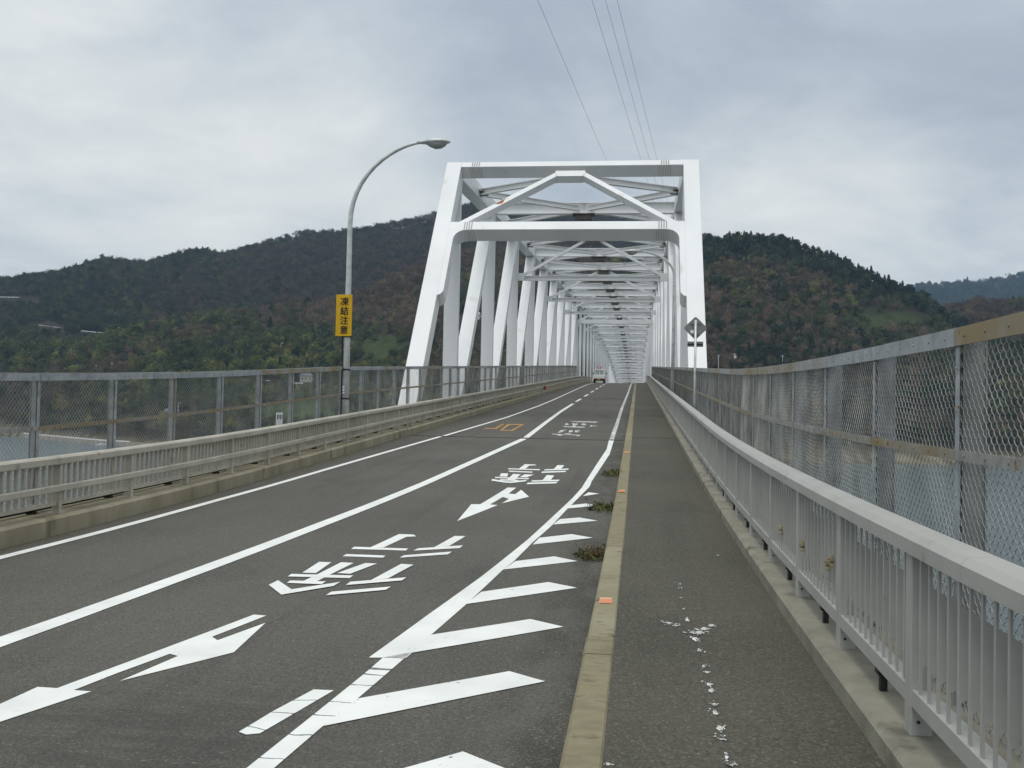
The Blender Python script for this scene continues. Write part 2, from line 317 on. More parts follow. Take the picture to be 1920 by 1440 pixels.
def prisms(p0, p1, r):
    """three-sided wires between the point arrays p0 and p1"""
    d = p1-p0; d = d/np.linalg.norm(d, axis=1, keepdims=True)
    ref = np.where(np.abs(d[:, :1]) < 0.9, np.array([[1., 0, 0]]), np.array([[0., 0, 1.]]))
    u = np.cross(d, ref); u /= np.linalg.norm(u, axis=1, keepdims=True); w_ = np.cross(d, u)
    V = []
    for p in (p0, p1):
        for k in range(3):
            a = 2*math.pi*k/3; V.append(p+(u*math.cos(a)+w_*math.sin(a))*r)
    V = np.stack(V, 1); n = len(p0); base = (np.arange(n)*6)[:, None]
    F = np.concatenate([base+np.array([[k, (k+1) % 3, 3+(k+1) % 3, 3+k]]) for k in range(3)], 0)
    return V.reshape(-1, 3), F

X_AX, Y_AX, Z_AX = Vector((1, 0, 0)), Vector((0, 1, 0)), Vector((0, 0, 1))
def yrange(a, b, step):
    n = max(1, int(math.ceil((b-a)/step))); return [a+(b-a)*i/n for i in range(n+1)]
YS = yrange(-8, 140, 1.0)+yrange(140, 470, 5.0)[1:]
WATER = -32.0
XL, XR = -7.3, 1.67        # inner faces of the two trusses

# ------------------------------------------------------------------ the sea and the land around it
def lattice(seed):
    return np.random.default_rng(seed).random((256, 256))
_LAT = [lattice(s) for s in range(6)]
def vnoise(x, y, k=0):
    la = _LAT[k % 6]; xi = np.floor(x).astype(int); yi = np.floor(y).astype(int); fx = x-xi; fy = y-yi
    fx = fx*fx*(3-2*fx); fy = fy*fy*(3-2*fy); g = lambda i, j: la[i % 256, j % 256]
    return (g(xi, yi)*(1-fx)+g(xi+1, yi)*fx)*(1-fy)+(g(xi, yi+1)*(1-fx)+g(xi+1, yi+1)*fx)*fy
def fbm(x, y, oct_=4, k=0):
    s = 0; a = 0.5; t = 0
    for i in range(oct_): s = s+a*vnoise(x*2**i+7.3*i, y*2**i+3.1*i, k+i); t += a; a *= 0.5
    return s/t

# ridge lines of the hills as seen from the deck: bearing, tangent of elevation; with the distance of each ridge
RIDGE = {
'far_left': ([-1.2, -0.9, -0.7265, -0.6693, -0.6079, -0.5821, -0.5557, -0.5196, -0.4962, -0.4819, -0.4581, -0.4387, -0.4139, -0.3839, -0.3637, -0.3381, -0.3015, -0.2751, -0.2593, -0.2379, -0.2219, -0.1897, -0.1709, -0.1464, -0.1083, -0.0757, -0.0432, -0.0001, 0.0319, 0.0636, 0.0846, 0.1157, 0.1564, 0.206, 0.2997, 0.6, 1.0],
  [0.05, 0.06, 0.0824, 0.0939, 0.1092, 0.1152, 0.1222, 0.136, 0.1347, 0.1353, 0.1452, 0.1512, 0.1482, 0.1591, 0.1667, 0.1751, 0.1771, 0.1822, 0.1873, 0.1909, 0.1943, 0.2047, 0.2119, 0.2092, 0.204, 0.2028, 0.2009, 0.1965, 0.1882, 0.1797, 0.1741, 0.1603, 0.1358, 0.1039, 0.0725, 0.04, 0.03], 1850, 1000, 700),
'near_left': ([-1.2, -0.7252, -0.6062, -0.5403, -0.5037, -0.4709, -0.4322, -0.3974, -0.3619, -0.3311, -0.2998, -0.2737, -0.2474, -0.2155, -0.1887, -0.1618, -0.1293, -0.0859, -0.0425, 0.0006, 0.0433, 0.075, 0.1063, 0.2, 1.0],
  [0.03, 0.0422, 0.053, 0.0602, 0.0705, 0.0818, 0.091, 0.0958, 0.0995, 0.1062, 0.1107, 0.123, 0.1364, 0.1495, 0.1601, 0.1663, 0.1709, 0.1716, 0.1639, 0.1532, 0.137, 0.1155, 0.0943, 0.05, 0.02], 1180, 0, 420),
'right': ([-1.2, -0.2, -0.052, -0.0097, 0.0271, 0.0532, 0.0741, 0.0897, 0.1154, 0.1409, 0.156, 0.176, 0.1958, 0.2153, 0.2345, 0.2534, 0.2674, 0.2813, 0.295, 0.313, 0.3437, 0.4062, 0.6, 1.0],
  [0.0, 0.05, 0.0933, 0.1262, 0.1586, 0.1734, 0.1769, 0.1793, 0.1788, 0.1755, 0.1693, 0.1614, 0.1531, 0.1422, 0.134, 0.1258, 0.1179, 0.1075, 0.0973, 0.0846, 0.0719, 0.0569, 0.04, 0.03], 1120, 0, 300),
'right_end': ([-1.2, 0.1, 0.1869, 0.2255, 0.2537, 0.2767, 0.2994, 0.3128, 0.3304, 0.352, 0.4059, 0.4642, 0.7, 1.0],
  [0.0, 0.0, 0.0732, 0.0832, 0.093, 0.1051, 0.1096, 0.1141, 0.1101, 0.1123, 0.1154, 0.1058, 0.08, 0.06], 1350, 1000, 300),
'far_right': ([-1.2, 0.0, 0.2059, 0.2441, 0.2674, 0.2948, 0.3171, 0.3347, 0.3519, 0.3855, 0.4258, 0.4827, 0.7, 1.0],
  [0.0, 0.02, 0.1142, 0.121, 0.1254, 0.1261, 0.1272, 0.1295, 0.1331, 0.1376, 0.133, 0.1228, 0.10, 0.08], 4200, 2300, 900)}
SH_A = [-1.2, -0.75, -0.6036, -0.519, -0.4528, -0.30, 0.0, 0.255, 0.344, 0.45, 1.0]
SH_R = [1500, 1330, 1050, 838, 750, 705, 690, 785, 838, 900, 1100]
def shore(az): return np.interp(az, SH_A, SH_R)+6*np.sin(az*60)
TREE_H = {'far_left': 8, 'near_left': 8, 'right': 9, 'right_end': 8, 'far_right': 10}
def terrain(az, r):
    az = np.asarray(az, float); r = np.asarray(r, float); s0 = shore(az)
    x = r*np.sin(az); y = r*np.cos(az)
    h = np.full(np.broadcast(az, r).shape, WATER-6.0)
    lay = np.zeros(h.shape, int)
    for i, (k, (aa, ee, rr, start, fall)) in enumerate(RIDGE.items()):
        el = np.interp(az, aa, ee); H = el*rr+1.6-TREE_H[k]
        st = np.maximum(s0, start) if start else s0
        u = np.clip((r-st)/(rr-st), 0, 1); base = WATER-2.0
        pr = u**1.15 if start else 0.12*np.clip(u*14, 0, 1)+0.88*np.clip((u-0.10)/0.90, 0, 1)**1.15
        hi = base+(H-base)*pr
        gully = (fbm(x/95+11*i, y/95, 4, i)-0.5)*38*np.sqrt(np.clip(u*(1-u)*3, 0, 1))
        hi = hi+gully*(1.5 if start else 1.0)*np.clip(u*6-0.6, 0, 1)
        back = np.clip((r-rr)/fall, 0, 1); hi = np.where(r > rr, base+(H-base)*(1-back**1.6), hi)
        lay = np.where(hi > h, i, lay); h = np.maximum(h, hi)
    sea = r < s0; h = np.where(sea, WATER-6.0*np.clip((s0-r)/18, 0, 1)-0.3, h)
    return h, lay
def polar(az, r, z): return Vector((r*math.sin(az), r*math.cos(az), z))
def hit(az, el, r0=None):
    """where a line of sight from the deck meets the land"""
    rs = np.linspace(r0 or float(shore(az))+2, 4000, 6000); h, _ = terrain(np.full_like(rs, az), rs)
    i = int(np.argmax((h-1.6)/rs >= el)); return polar(az, float(rs[i]), float(h[i])), float(rs[i])

def grass_mask(az, el):
    a = np.exp(-(((az+0.256)/0.026)**2+((el-0.060)/0.017)**2)**2)
    b = np.exp(-(((az-0.232)/0.040)**2+((el-0.0925)/0.0085)**2)**2)
    c = np.exp(-(((az-0.262)/0.020)**2+((el-0.078)/0.009)**2)**2)
    d = np.exp(-(((az+0.335)/0.05)**2+((el+0.006)/0.016)**2)**2)
    e_ = np.exp(-(((az+0.205)/0.05)**2+((el-0.000)/0.018)**2)**2)
    return np.clip(a+b+0.6*c+d+e_, 0, 1)

na, nr = 330, 170
AZ = np.linspace(-1.12, 0.95, na); RR = np.concatenate([np.linspace(640, 1400, 95), np.linspace(1420, 5200, nr-95)])
AA, RG = np.meshgrid(AZ, RR, indexing='ij'); HH, LAY = terrain(AA, RG)
verts = np.stack([RG*np.sin(AA), RG*np.cos(AA), HH], -1).reshape(-1, 3)
idx = np.arange(na*nr).reshape(na, nr)
faces = np.stack([idx[:-1, :-1], idx[1:, :-1], idx[1:, 1:], idx[:-1, 1:]], -1).reshape(-1, 4)
faces = faces[:, ::-1]
def mat_land():
    m = bpy.data.materials.new('hillside ground'); m.use_nodes = True
    t = m.node_tree; nn = t.nodes; ll = t.links; b = nn['Principled BSDF']; b.inputs['Roughness'].default_value = 0.95; b.inputs['Specular IOR Level'].default_value = 0.1
    g = nn.new('ShaderNodeNewGeometry'); at = nn.new('ShaderNodeAttribute'); at.attribute_name = 'cover'
    n = nn.new('ShaderNodeTexNoise'); n.inputs['Scale'].default_value = 0.09; n.inputs['Detail'].default_value = 10; n.inputs['Roughness'].default_value = 0.7; ll.new(g.outputs['Position'], n.inputs['Vector'])
    r1 = nn.new('ShaderNodeValToRGB'); r1.color_ramp.elements[0].color = (0.020, 0.017, 0.011, 1); r1.color_ramp.elements[1].color = (0.042, 0.034, 0.022, 1); ll.new(n.outputs['Fac'], r1.inputs[0])
    r2 = nn.new('ShaderNodeValToRGB'); r2.color_ramp.elements[0].position = 0.35; r2.color_ramp.elements[1].position = 0.65; r2.color_ramp.elements[0].color = (0.022, 0.036, 0.012, 1); r2.color_ramp.elements[1].color = (0.055, 0.072, 0.024, 1); ll.new(n.outputs['Fac'], r2.inputs[0])
    sp = nn.new('ShaderNodeSeparateColor'); ll.new(at.outputs['Color'], sp.inputs[0])
    x = nn.new('ShaderNodeMix'); x.data_type = 'RGBA'; ll.new(sp.outputs[0], x.inputs['Factor']); ll.new(r1.outputs[0], x.inputs[6]); ll.new(r2.outputs[0], x.inputs[7])
    y = nn.new('ShaderNodeMix'); y.data_type = 'RGBA'; ll.new(sp.outputs[1], y.inputs['Factor']); ll.new(x.outputs[2], y.inputs[6]); y.inputs[7].default_value = (0.27, 0.235, 0.165, 1)
    ll.new(y.outputs[2], b.inputs['Base Color']); return m
me = mesh_arrays('hills', verts, faces, mat_land())
ELV = (HH-1.6)/RG; gm = grass_mask(AA, ELV).ravel()
S0 = shore(AA); beach = np.clip(1-np.abs(RG-S0-6)/9, 0, 1).ravel()
ca = me.color_attributes.new('cover', 'FLOAT_COLOR', 'POINT')
ca.data.foreach_set('color', np.stack([gm, beach, gm*0, gm*0+1], -1).astype(np.float32).ravel())
for p in me.polygons: p.use_smooth = True
hills = from_mesh('hills', me); tag(hills, kind='structure')

def mat_water():
    m = bpy.data.materials.new('sea water'); m.use_nodes = True
    t = m.node_tree; nn = t.nodes; ll = t.links; b = nn['Principled BSDF']
    b.inputs['Base Color'].default_value = (0.100, 0.130, 0.138, 1); b.inputs['Roughness'].default_value = 0.22; b.inputs['IOR'].default_value = 1.33; b.inputs['Specular IOR Level'].default_value = 0.5
    g = nn.new('ShaderNodeNewGeometry')
    n = nn.new('ShaderNodeTexNoise'); n.inputs['Scale'].default_value = 0.35; n.inputs['Detail'].default_value = 6; n.inputs['Roughness'].default_value = 0.65; ll.new(g.outputs['Position'], n.inputs['Vector'])
    bp = nn.new('ShaderNodeBump'); bp.inputs['Strength'].default_value = 0.9; bp.inputs['Distance'].default_value = 0.9; ll.new(n.outputs['Fac'], bp.inputs['Height']); ll.new(bp.outputs[0], b.inputs['Normal'])
    return m
mb = MB(); mb.poly([(-9000, -3000, WATER), (9000, -3000, WATER), (9000, 9000, WATER), (-9000, 9000, WATER)])
sea = build('sea', mb, mat_water()); tag(sea, kind='structure')

# ------------------------------------------------------------------ carriageway, footpath, kerbs
KX0, KX1, PX1 = -0.31, -0.12, 1.12       # kerb of the footpath, right edge of the footpath
LKX = -6.6                                # face of the left concrete kerb
mb = MB(); mb.ribbon([(LKX-0.02, -0.1), (KX0+0.02, -0.1), (KX0+0.02, -0.45), (LKX-0.02, -0.45)], YS); road = build('road', mb, M['asphalt']); tag(road, kind='structure')
mb = MB(); mb.ribbon([(KX1-0.02, 0.0), (PX1+0.02, 0.0), (PX1+0.02, -0.4), (KX1-0.02, -0.4)], YS); path = build('footpath', mb, M['path']); tag(path, kind='structure')
mb = MB(); mb.ribbon([(-7.35, -0.46), (1.72, -0.46), (1.72, -0.9), (-7.35, -0.9)], YS); deck = build('bridge_deck', mb, M['ledge']); tag(deck, kind='structure')
mb = MB(); mb.ribbon([(LKX, 0.085), (LKX-0.03, 0.115), (-7.2, 0.115), (-7.2, -0.47), (LKX, -0.47)], yrange(-8, 28.0, 1.0)); lk = build('parapet_kerb', mb, M['concrete']); tag(lk, kind='structure')
mb = MB(); mb.ribbon([(LKX+0.015, 0.075), (LKX-0.015, 0.105), (-7.2, 0.105), (-7.2, -0.47), (LKX+0.015, -0.47)], [28.14]+[y for y in YS if y > 28.5]); lk2 = build('parapet_kerb', mb, M['concrete']); tag(lk2, kind='structure')
mb = MB(); mb.ribbon([(PX1, -0.3), (PX1, 0.095), (PX1+0.025, 0.12), (1.72, 0.12), (1.72, -0.47), (PX1, -0.47)], YS); rl = build('railing_ledge', mb, M['ledge']); tag(rl, kind='structure')

# kerb stones, one by one
kerb = thing('kerb', None, None, (0, 0, 0)); tag(kerb, kind='structure')
y = -2.0; k = 0
while y < 132:
    ln = 3.9 if k % 3 else 0.45
    mb = MB(); a, b = y+0.003, y+ln-0.003; j = random.uniform(-0.004, 0.004); x0, x1 = KX0+random.uniform(-.004, .004), KX1+random.uniform(-.004, .004)
    ys = yrange(a, b, 0.7)
    mb.ribbon([(x0, -0.3), (x0, -0.008+j), (x0+0.018, 0.012+j), (x1-0.012, 0.012+j), (x1, 0.002+j), (x1, -0.3)], ys)
    build('kerb_stone', mb, M['kerb'], kerb); y += ln; k += 1
mb = MB(); mb.ribbon([(KX0, -0.3), (KX0, 0.0), (KX1, 0.012), (KX1, -0.3)], [yy for yy in YS if yy >= 132.5]); build('kerb_stone', mb, M['kerb'], kerb)
def kerb_reflector(y):
    mb = MB(); z = zp(y)+0.012; xm = (KX0+KX1)/2; n = 6
    for (w0, h0, dy) in ((0.055, 0.035, 0.0),):
        mb.hexa([(xm-w0, y-0.05, z), (xm+w0, y-0.05, z), (xm+w0, y+0.05, z), (xm-w0, y+0.05, z), (xm-w0*0.86, y-0.018, z+h0), (xm+w0*0.86, y-0.018, z+h0), (xm+w0*0.86, y+0.018, z+h0), (xm-w0*0.86, y+0.018, z+h0)])
    o = build('kerb_reflector', mb, M['reflector_rim'], kerb, bevel=0.004)
    mb = MB(); mb.hexa([(xm-0.046, y-0.0515, z+0.004), (xm+0.046, y-0.0515, z+0.004), (xm+0.046, y-0.045, z+0.004), (xm-0.046, y-0.045, z+0.004), (xm-0.042, y-0.027, z+0.030), (xm+0.042, y-0.027, z+0.030), (xm+0.042, y-0.02, z+0.030), (xm-0.042, y-0.02, z+0.030)])
    build('lens', mb, M['reflector'], o)
for y in (7.82, 15.79, 22.86): kerb_reflector(y)

# ------------------------------------------------------------------ painted markings (world coordinates in metres)
MARKS = {"near_text":[[[-2.808,11.633],[-2.63,11.631],[-2.568,11.506],[-2.675,11.447],[-2.743,10.655],[-2.885,10.622]],[[-3.068,10.625],[-2.463,10.645],[-2.459,10.512],[-3.058,10.476]],[[-3.014,10.153],[-2.59,10.153],[-2.586,10.03],[-3.014,10.014]],[[-2.131,11.636],[-2.001,11.65],[-2.058,10.907],[-2.205,10.765]],[[-2.361,10.676],[-1.914,10.987],[-1.917,10.794],[-2.376,10.516]],[[-2.405,10.209],[-1.958,10.548],[-1.966,10.367],[-2.417,10.055]],[[-3.141,9.638],[-3.015,9.641],[-2.98,9.053],[-3.11,9.047]],[[-2.921,9.663],[-2.787,9.654],[-2.826,9.019],[-2.843,8.675],[-2.965,8.659],[-2.944,9.044]],[[-2.673,9.668],[-2.552,9.67],[-2.657,9.091],[-2.786,9.097]],[[-3.186,8.961],[-2.606,9.012],[-2.599,8.88],[-3.175,8.835]],[[-3.085,8.653],[-2.763,8.683],[-2.757,8.553],[-3.077,8.54]],[[-3.195,8.64],[-2.938,8.278],[-2.629,8.686],[-2.631,8.494],[-2.944,8.048],[-3.198,8.42]],[[-2.313,9.699],[-2.181,9.678],[-2.252,8.936],[-2.383,8.82]],[[-2.543,8.71],[-2.1,9.024],[-2.105,8.871],[-2.538,8.555]],[[-2.574,8.251],[-2.133,8.573],[-2.141,8.428],[-2.574,8.1]]],"far_text":[[[-2.338,20.855],[-2.126,20.852],[-2.079,20.685],[-2.218,20.588],[-2.222,19.957],[-2.357,19.921]],[[-2.571,19.938],[-1.926,19.925],[-1.914,19.729],[-2.557,19.758]],[[-2.499,19.503],[-2.023,19.434],[-2.015,19.246],[-2.483,19.296]],[[-1.643,20.843],[-1.498,20.822],[-1.514,20.071],[-1.656,19.997]],[[-1.829,19.933],[-1.363,20.204],[-1.358,19.966],[-1.82,19.7]],[[-1.844,19.498],[-1.382,19.761],[-1.386,19.513],[-1.832,19.242]],[[-2.589,18.977],[-2.449,18.98],[-2.399,18.421],[-2.548,18.462]],[[-2.346,18.922],[-2.198,18.911],[-2.192,17.904],[-2.335,17.898]],[[-2.123,18.897],[-1.942,18.911],[-2.023,18.406],[-2.163,18.434]],[[-2.611,18.335],[-1.964,18.281],[-1.962,18.098],[-2.59,18.153]],[[-2.466,18.0],[-2.121,17.967],[-2.125,17.787],[-2.446,17.795]],[[-2.614,17.993],[-2.349,17.716],[-2.241,17.684],[-1.977,18.003],[-1.97,17.782],[-2.202,17.447],[-2.337,17.499],[-2.599,17.741]],[[-1.689,18.893],[-1.544,18.833],[-1.547,18.097],[-1.693,18.03]],[[-1.876,17.954],[-1.39,18.181],[-1.392,17.942],[-1.87,17.734]],[[-1.913,17.577],[-1.402,17.851],[-1.406,17.59],[-1.908,17.335]]],"far_arrow":[[[-2.176,16.824],[-2.03,16.833],[-2.057,16.017],[-1.94,15.972],[-1.913,16.569],[-1.685,15.704],[-2.001,14.817],[-1.964,15.362],[-2.089,15.568],[-2.154,14.637],[-2.032,14.602],[-2.329,12.876],[-2.434,14.6],[-2.301,14.633]]],"near_arrow":[[[-2.89,7.311],[-2.785,7.299],[-2.906,6.597],[-2.828,6.513],[-2.703,7.071],[-2.594,6.235],[-2.975,5.491],[-2.903,6.078],[-2.978,6.12],[-3.077,5.632],[-3.133,5.274],[-3.025,5.27],[-3.188,4.702],[-3.363,4.08],[-3.414,4.053],[-3.373,4.971],[-3.365,5.293],[-3.245,5.291]]],"edge_line_near":[[[-1.698,6.279],[-1.583,7.609],[-1.428,9.241],[-1.251,11.529],[-1.116,13.744],[-0.991,15.701],[-0.925,17.095],[-0.903,18.199],[-0.83,21.559],[-0.743,25.123],[-0.774,28.196],[-0.634,28.241],[-0.629,23.73],[-0.721,20.62],[-0.797,18.154],[-0.797,17.291],[-0.892,15.87],[-0.994,14.248],[-1.065,12.784],[-1.169,11.38],[-1.232,10.094],[-1.276,9.633],[-1.362,7.994],[-1.431,6.936],[-1.453,6.426],[-1.46,6.326]]],"edge_line_near2":[[[-1.608,6.3],[-1.459,6.464],[-1.523,5.439],[-1.568,4.934],[-1.601,4.353],[-1.62,3.975],[-1.761,3.95],[-1.722,4.331],[-1.67,5.163],[-1.626,5.879]]],"hatch":[[[-1.434,6.949],[-0.786,7.593],[-0.516,7.392],[-1.457,6.443]],[[-1.316,8.537],[-0.78,9.103],[-0.505,8.896],[-1.366,8.02]],[[-1.213,10.126],[-0.844,10.501],[-0.584,10.268],[-1.276,9.633]],[[-1.124,11.732],[-0.769,12.102],[-0.495,11.88],[-1.152,11.22]],[[-1.007,13.367],[-0.758,13.582],[-0.499,13.338],[-1.056,12.847]],[[-0.968,14.834],[-0.743,15.1],[-0.561,14.882],[-1.008,14.442]],[[-0.804,16.277],[-0.777,16.497],[-0.591,16.36],[-0.843,15.97]],[[-1.529,5.412],[-0.76,6.135],[-0.52,5.958],[-1.565,4.937]],[[-0.798,4.702],[-0.521,4.483],[-1.213,3.816],[-1.206,4.234]]],"dash":[[[-1.819,5.543],[-1.701,5.546],[-1.839,4.776],[-1.898,4.746],[-1.95,4.778],[-1.904,5.118]]],"orange_ring":[[[-4.536,34.672],[-3.94,34.786],[-3.899,31.143],[-4.313,31.085]]],"orange_in":[[[-4.381,34.095],[-4.002,34.182],[-4.007,31.542],[-4.28,31.535]]],"orange":[[[-4.985,32.245],[-4.565,32.255],[-4.508,31.814],[-4.929,31.848]],[[-4.731,34.707],[-4.641,34.632],[-4.544,32.169],[-4.641,32.227]]],"far_small":[[[-2.557,37.489],[-2.258,37.301],[-1.521,37.285],[-1.409,36.974],[-1.508,36.589],[-2.219,36.665]],[[-2.576,35.678],[-2.49,35.822],[-2.38,34.939],[-2.481,34.587]],[[-2.348,35.875],[-2.105,35.855],[-2.082,34.943],[-2.21,34.738]],[[-1.978,35.903],[-1.812,35.799],[-1.778,34.845],[-1.94,34.943]],[[-2.53,34.006],[-1.766,34.032],[-1.753,33.497],[-2.192,33.534],[-2.505,33.666]],[[-2.227,34.995],[-2.134,35.03],[-2.104,33.811],[-2.215,33.87]],[[-1.627,34.953],[-1.53,34.884],[-1.528,34.168],[-1.608,34.24]],[[-1.521,34.68],[-1.366,34.685],[-1.362,34.431],[-1.513,34.375]],[[-2.43,31.916],[-2.269,32.286],[-2.328,30.963],[-2.448,30.715]],[[-2.384,30.093],[-2.246,30.061],[-2.213,29.457],[-2.343,29.489]],[[-2.154,31.88],[-2.05,32.049],[-1.998,31.034],[-2.121,30.992]],[[-1.971,31.943],[-1.824,32.128],[-1.82,31.095],[-1.93,31.058]],[[-2.569,30.189],[-1.794,29.978],[-1.778,29.715],[-2.546,29.921]],[[-1.786,29.942],[-1.686,29.976],[-1.669,29.449],[-1.773,29.415]],[[-2.181,30.48],[-2.018,30.496],[-2.004,30.221],[-2.167,30.206]]]}
_ysa = np.array(YS); _zsa = np.array([zp(v) for v in YS])
def zroad(y): return float(np.interp(y, _ysa, _zsa))
def marking(name, polys, material, parent, lift=-0.096, holes=None):
    """flat paint following the crown of the deck: cut at the deck's own metre lines, 4 mm proud"""
    bm = bmesh.new()
    lay_ = bm.verts.layers.float.new('lift')
    for i, p in enumerate(polys):
        vs = [bm.verts.new((x, y, 0)) for x, y in p]; bm.faces.new(vs)
        for v_ in vs: v_[lay_] = min(i, 12)*0.0004
    bmesh.ops.triangulate(bm, faces=bm.faces)
    ys = [v.co.y for v in bm.verts]
    for yy in range(math.ceil(min(ys)), min(140, math.floor(max(ys)))+1):
        bmesh.ops.bisect_plane(bm, geom=list(bm.verts)+list(bm.edges)+list(bm.faces), plane_co=(0, yy, 0), plane_no=(0, 1, 0))
    for v_ in bm.verts: v_.co.z = zroad(v_.co.y)+lift+v_[lay_]
    bmesh.ops.recalc_face_normals(bm, faces=bm.faces)
    for f_ in bm.faces:
        if f_.normal.z < 0: f_.normal_flip()
    me = bpy.data.meshes.new(name); bm.to_mesh(me); bm.free(); me.materials.append(material)
    o = bpy.data.objects.new(name, me); place(o, parent); return o
def stroke(pts, wd):
    """a painted line of width wd along (x, y) points, as quads"""
    q = []; L_ = []
    for i, p in enumerate(pts):
        a = Vector(pts[max(i-1, 0)]); b = Vector(pts[min(i+1, len(pts)-1)]); d = (b-a).normalized(); n = Vector((-d.y, d.x))*wd/2
        L_.append((Vector(p)+n, Vector(p)-n))
    return [[tuple(L_[i][0]), tuple(L_[i+1][0]), tuple(L_[i+1][1]), tuple(L_[i][1])] for i in range(len(pts)-1)]
def sub(pts, step=1.0):
    o_ = [pts[0]]
    for a, b in zip(pts, pts[1:]):
        n = max(1, int(math.hypot(b[0]-a[0], b[1]-a[1])/step))
        o_ += [(a[0]+(b[0]-a[0])*i/n, a[1]+(b[1]-a[1])*i/n) for i in range(1, n+1)]
    return o_
marking('slow_lettering', MARKS['near_text'], M['white_line'], road)
marking('slow_lettering', MARKS['far_text'], M['white_line'], road)
marking('turn_arrow', MARKS['far_arrow'], M['white_line'], road)
marking('turn_arrow', MARKS['near_arrow'], M['white_line'], road)
marking('edge_line', MARKS['edge_line_near'], M['white_line'], road)
marking('edge_line', MARKS['edge_line_near2'], M['cracked_line'], road)
for p in MARKS['hatch']: marking('hatch_stripe', [p], M['white_line'], road, -0.0945)
marking('line_dash', MARKS['dash'], M['cracked_line'], road)
ro, ri = MARKS['orange_ring'][0], MARKS['orange_in'][0]
marking('speed_numeral', [[ro[i], ro[(i+1) % 4], ri[(i+1) % 4], ri[i]] for i in range(4)], M['orange_line'], road)
marking('speed_numeral', MARKS['orange'], M['orange_line'], road)
marking('worn_lettering', MARKS['far_small'], M['worn_line'], road)
marking('edge_line', stroke(sub([(-6.32, 6.0), (-6.28, 9.15), (-6.24, 11.1), (-6.20, 14.0), (-6.04, 18.46), (-5.60, 28.0)]), 0.125), M['white_line'], road)
marking('edge_line', stroke(sub([(-5.57, 28.35), (-5.12, 38.8), (-4.98, 50), (-5.0, 60), (-5.25, 86), (-5.4, 105), (-5.45, 138)]), 0.12), M['white_line'], road)
marking('centre_line', stroke(sub([(-4.32, 3.5), (-4.21, 6.18), (-4.12, 8.25), (-3.95, 12.11), (-3.67, 17.2), (-3.17, 27.9)]), 0.185), M['white_line'], road)
marking('centre_line', stroke(sub([(-3.17, 28.4), (-3.30, 36), (-3.42, 44.5), (-3.47, 54)]), 0.17), M['white_line'], road)
for a in range(57, 138, 10): marking('line_dash', stroke(sub([(-3.5-0.004*(a-57), a), (-3.5-0.004*(a-57), a+5)]), 0.15), M['white_line'], road)
marking('edge_line', stroke(sub([(-0.705, 28.45), (-0.71, 36), (-0.74, 50), (-0.70, 80), (-0.72, 138)]), 0.13), M['worn_line'], road)

# expansion joint across the deck
jo = thing('expansion_joint', None, None, (0, 28.2, zp(28.2)-0.1)); tag(jo, kind='structure')
mb = MB()
for i in range(62):
    x = LKX+0.02+i*0.101
    mb.box(x, x+0.055, 28.06+0.05*(i % 2), 28.26+0.05*(i % 2), zp(28.2)-0.112, zp(28.2)-0.094)
mb.box(LKX, KX0, 28.15, 28.175, zp(28.2)-0.12, zp(28.2)-0.0945)
build('joint_plate', mb, M['deck_joint'], jo)
mb = MB(); mb.box(KX1+.002, PX1-.002, 28.14, 28.17, zp(28.2)-0.05, zp(28.2)+0.003); build('joint_plate', mb, M['deck_joint'], jo)

# dripped white paint on the footpath
drips = [(0.401,8.788,0.020,0.042),(0.393,8.602,0.016,0.051),(0.380,8.168,0.013,0.028),(0.382,7.735,0.012,0.050),(0.390,7.367,0.015,0.060),(0.418,6.982,0.044,0.061),(0.410,6.797,0.022,0.051),(0.422,6.464,0.021,0.052),(0.430,6.109,0.018,0.042),(0.435,5.983,0.015,0.025),(0.430,5.720,0.021,0.046),(0.431,5.600,0.020,0.035),(0.433,5.345,0.017,0.036),(0.428,5.208,0.020,0.046),(0.431,4.960,0.022,0.048),(0.427,4.826,0.022,0.039),(0.425,4.584,0.012,0.041),(0.429,4.476,0.022,0.028),(0.253,7.243,0.030,0.029),(0.291,7.164,0.033,0.036),(0.552,7.218,0.026,0.036),(0.504,7.096,0.039,0.042),(0.461,7.005,0.032,0.048),(0.362,5.771,0.010,0.014),(0.852,10.371,0.014,0.029),(-0.099,4.380,0.014,0.022)]
for (x, y, a, b) in drips:
    polys = []
    a *= 1.2; b *= 1.15
    for q in range(8 + int(a*420)):
        ox, oy = (random.gauss(0, a*0.6), random.gauss(0, b*0.6)) if q else (0, 0); s_ = (0.8 if q == 0 else random.uniform(0.06, 0.32)); n = 7; ph = random.random()*6
        polys.append([(x+ox+a*s_*math.cos(ph+2*math.pi*i/n)*random.uniform(0.5, 1.1), y+oy+b*s_*math.sin(ph+2*math.pi*i/n)*random.uniform(0.5, 1.1)) for i in range(n)])
    marking('paint_drip', polys, M['drip'], path, 0.004)

# ------------------------------------------------------------------ the truss bridge
PANEL, Y0, NP = 9.8, 39.7, 34
XC = (XL+XR)/2
PF = Vector((0, 32.44, 2.06)); PA = Vector((0, 0.59775, 0.80168)); PN = Vector((0, -0.80168, 0.59775))   # plane of the sloping end portal
PD = 0.62
bridge = thing('truss_bridge', 'long white steel truss bridge carrying the road over the strait', 'bridge', (XC, 31, zp(31)-1))
def pp(x, s, d=0.0): return Vector((x, 0, 0))+PF+PA*s-PN*d
def slab(mb, outline, d0, d1):
    """outline [(x, s)...] in the portal plane, extruded from depth d0 to d1"""
    n = len(mb.v); k = len(outline)
    mb.v += [tuple(pp(x, s, d0)) for x, s in outline]+[tuple(pp(x, s, d1)) for x, s in outline]
    mb.f.append(tuple(range(n, n+k))); mb.f.append(tuple(reversed(range(n+k, n+2*k))))
    for i in range(k): mb.f.append((n+i, n+(i+1) % k, n+k+(i+1) % k, n+k+i))
    return mb
ST = M['steel']
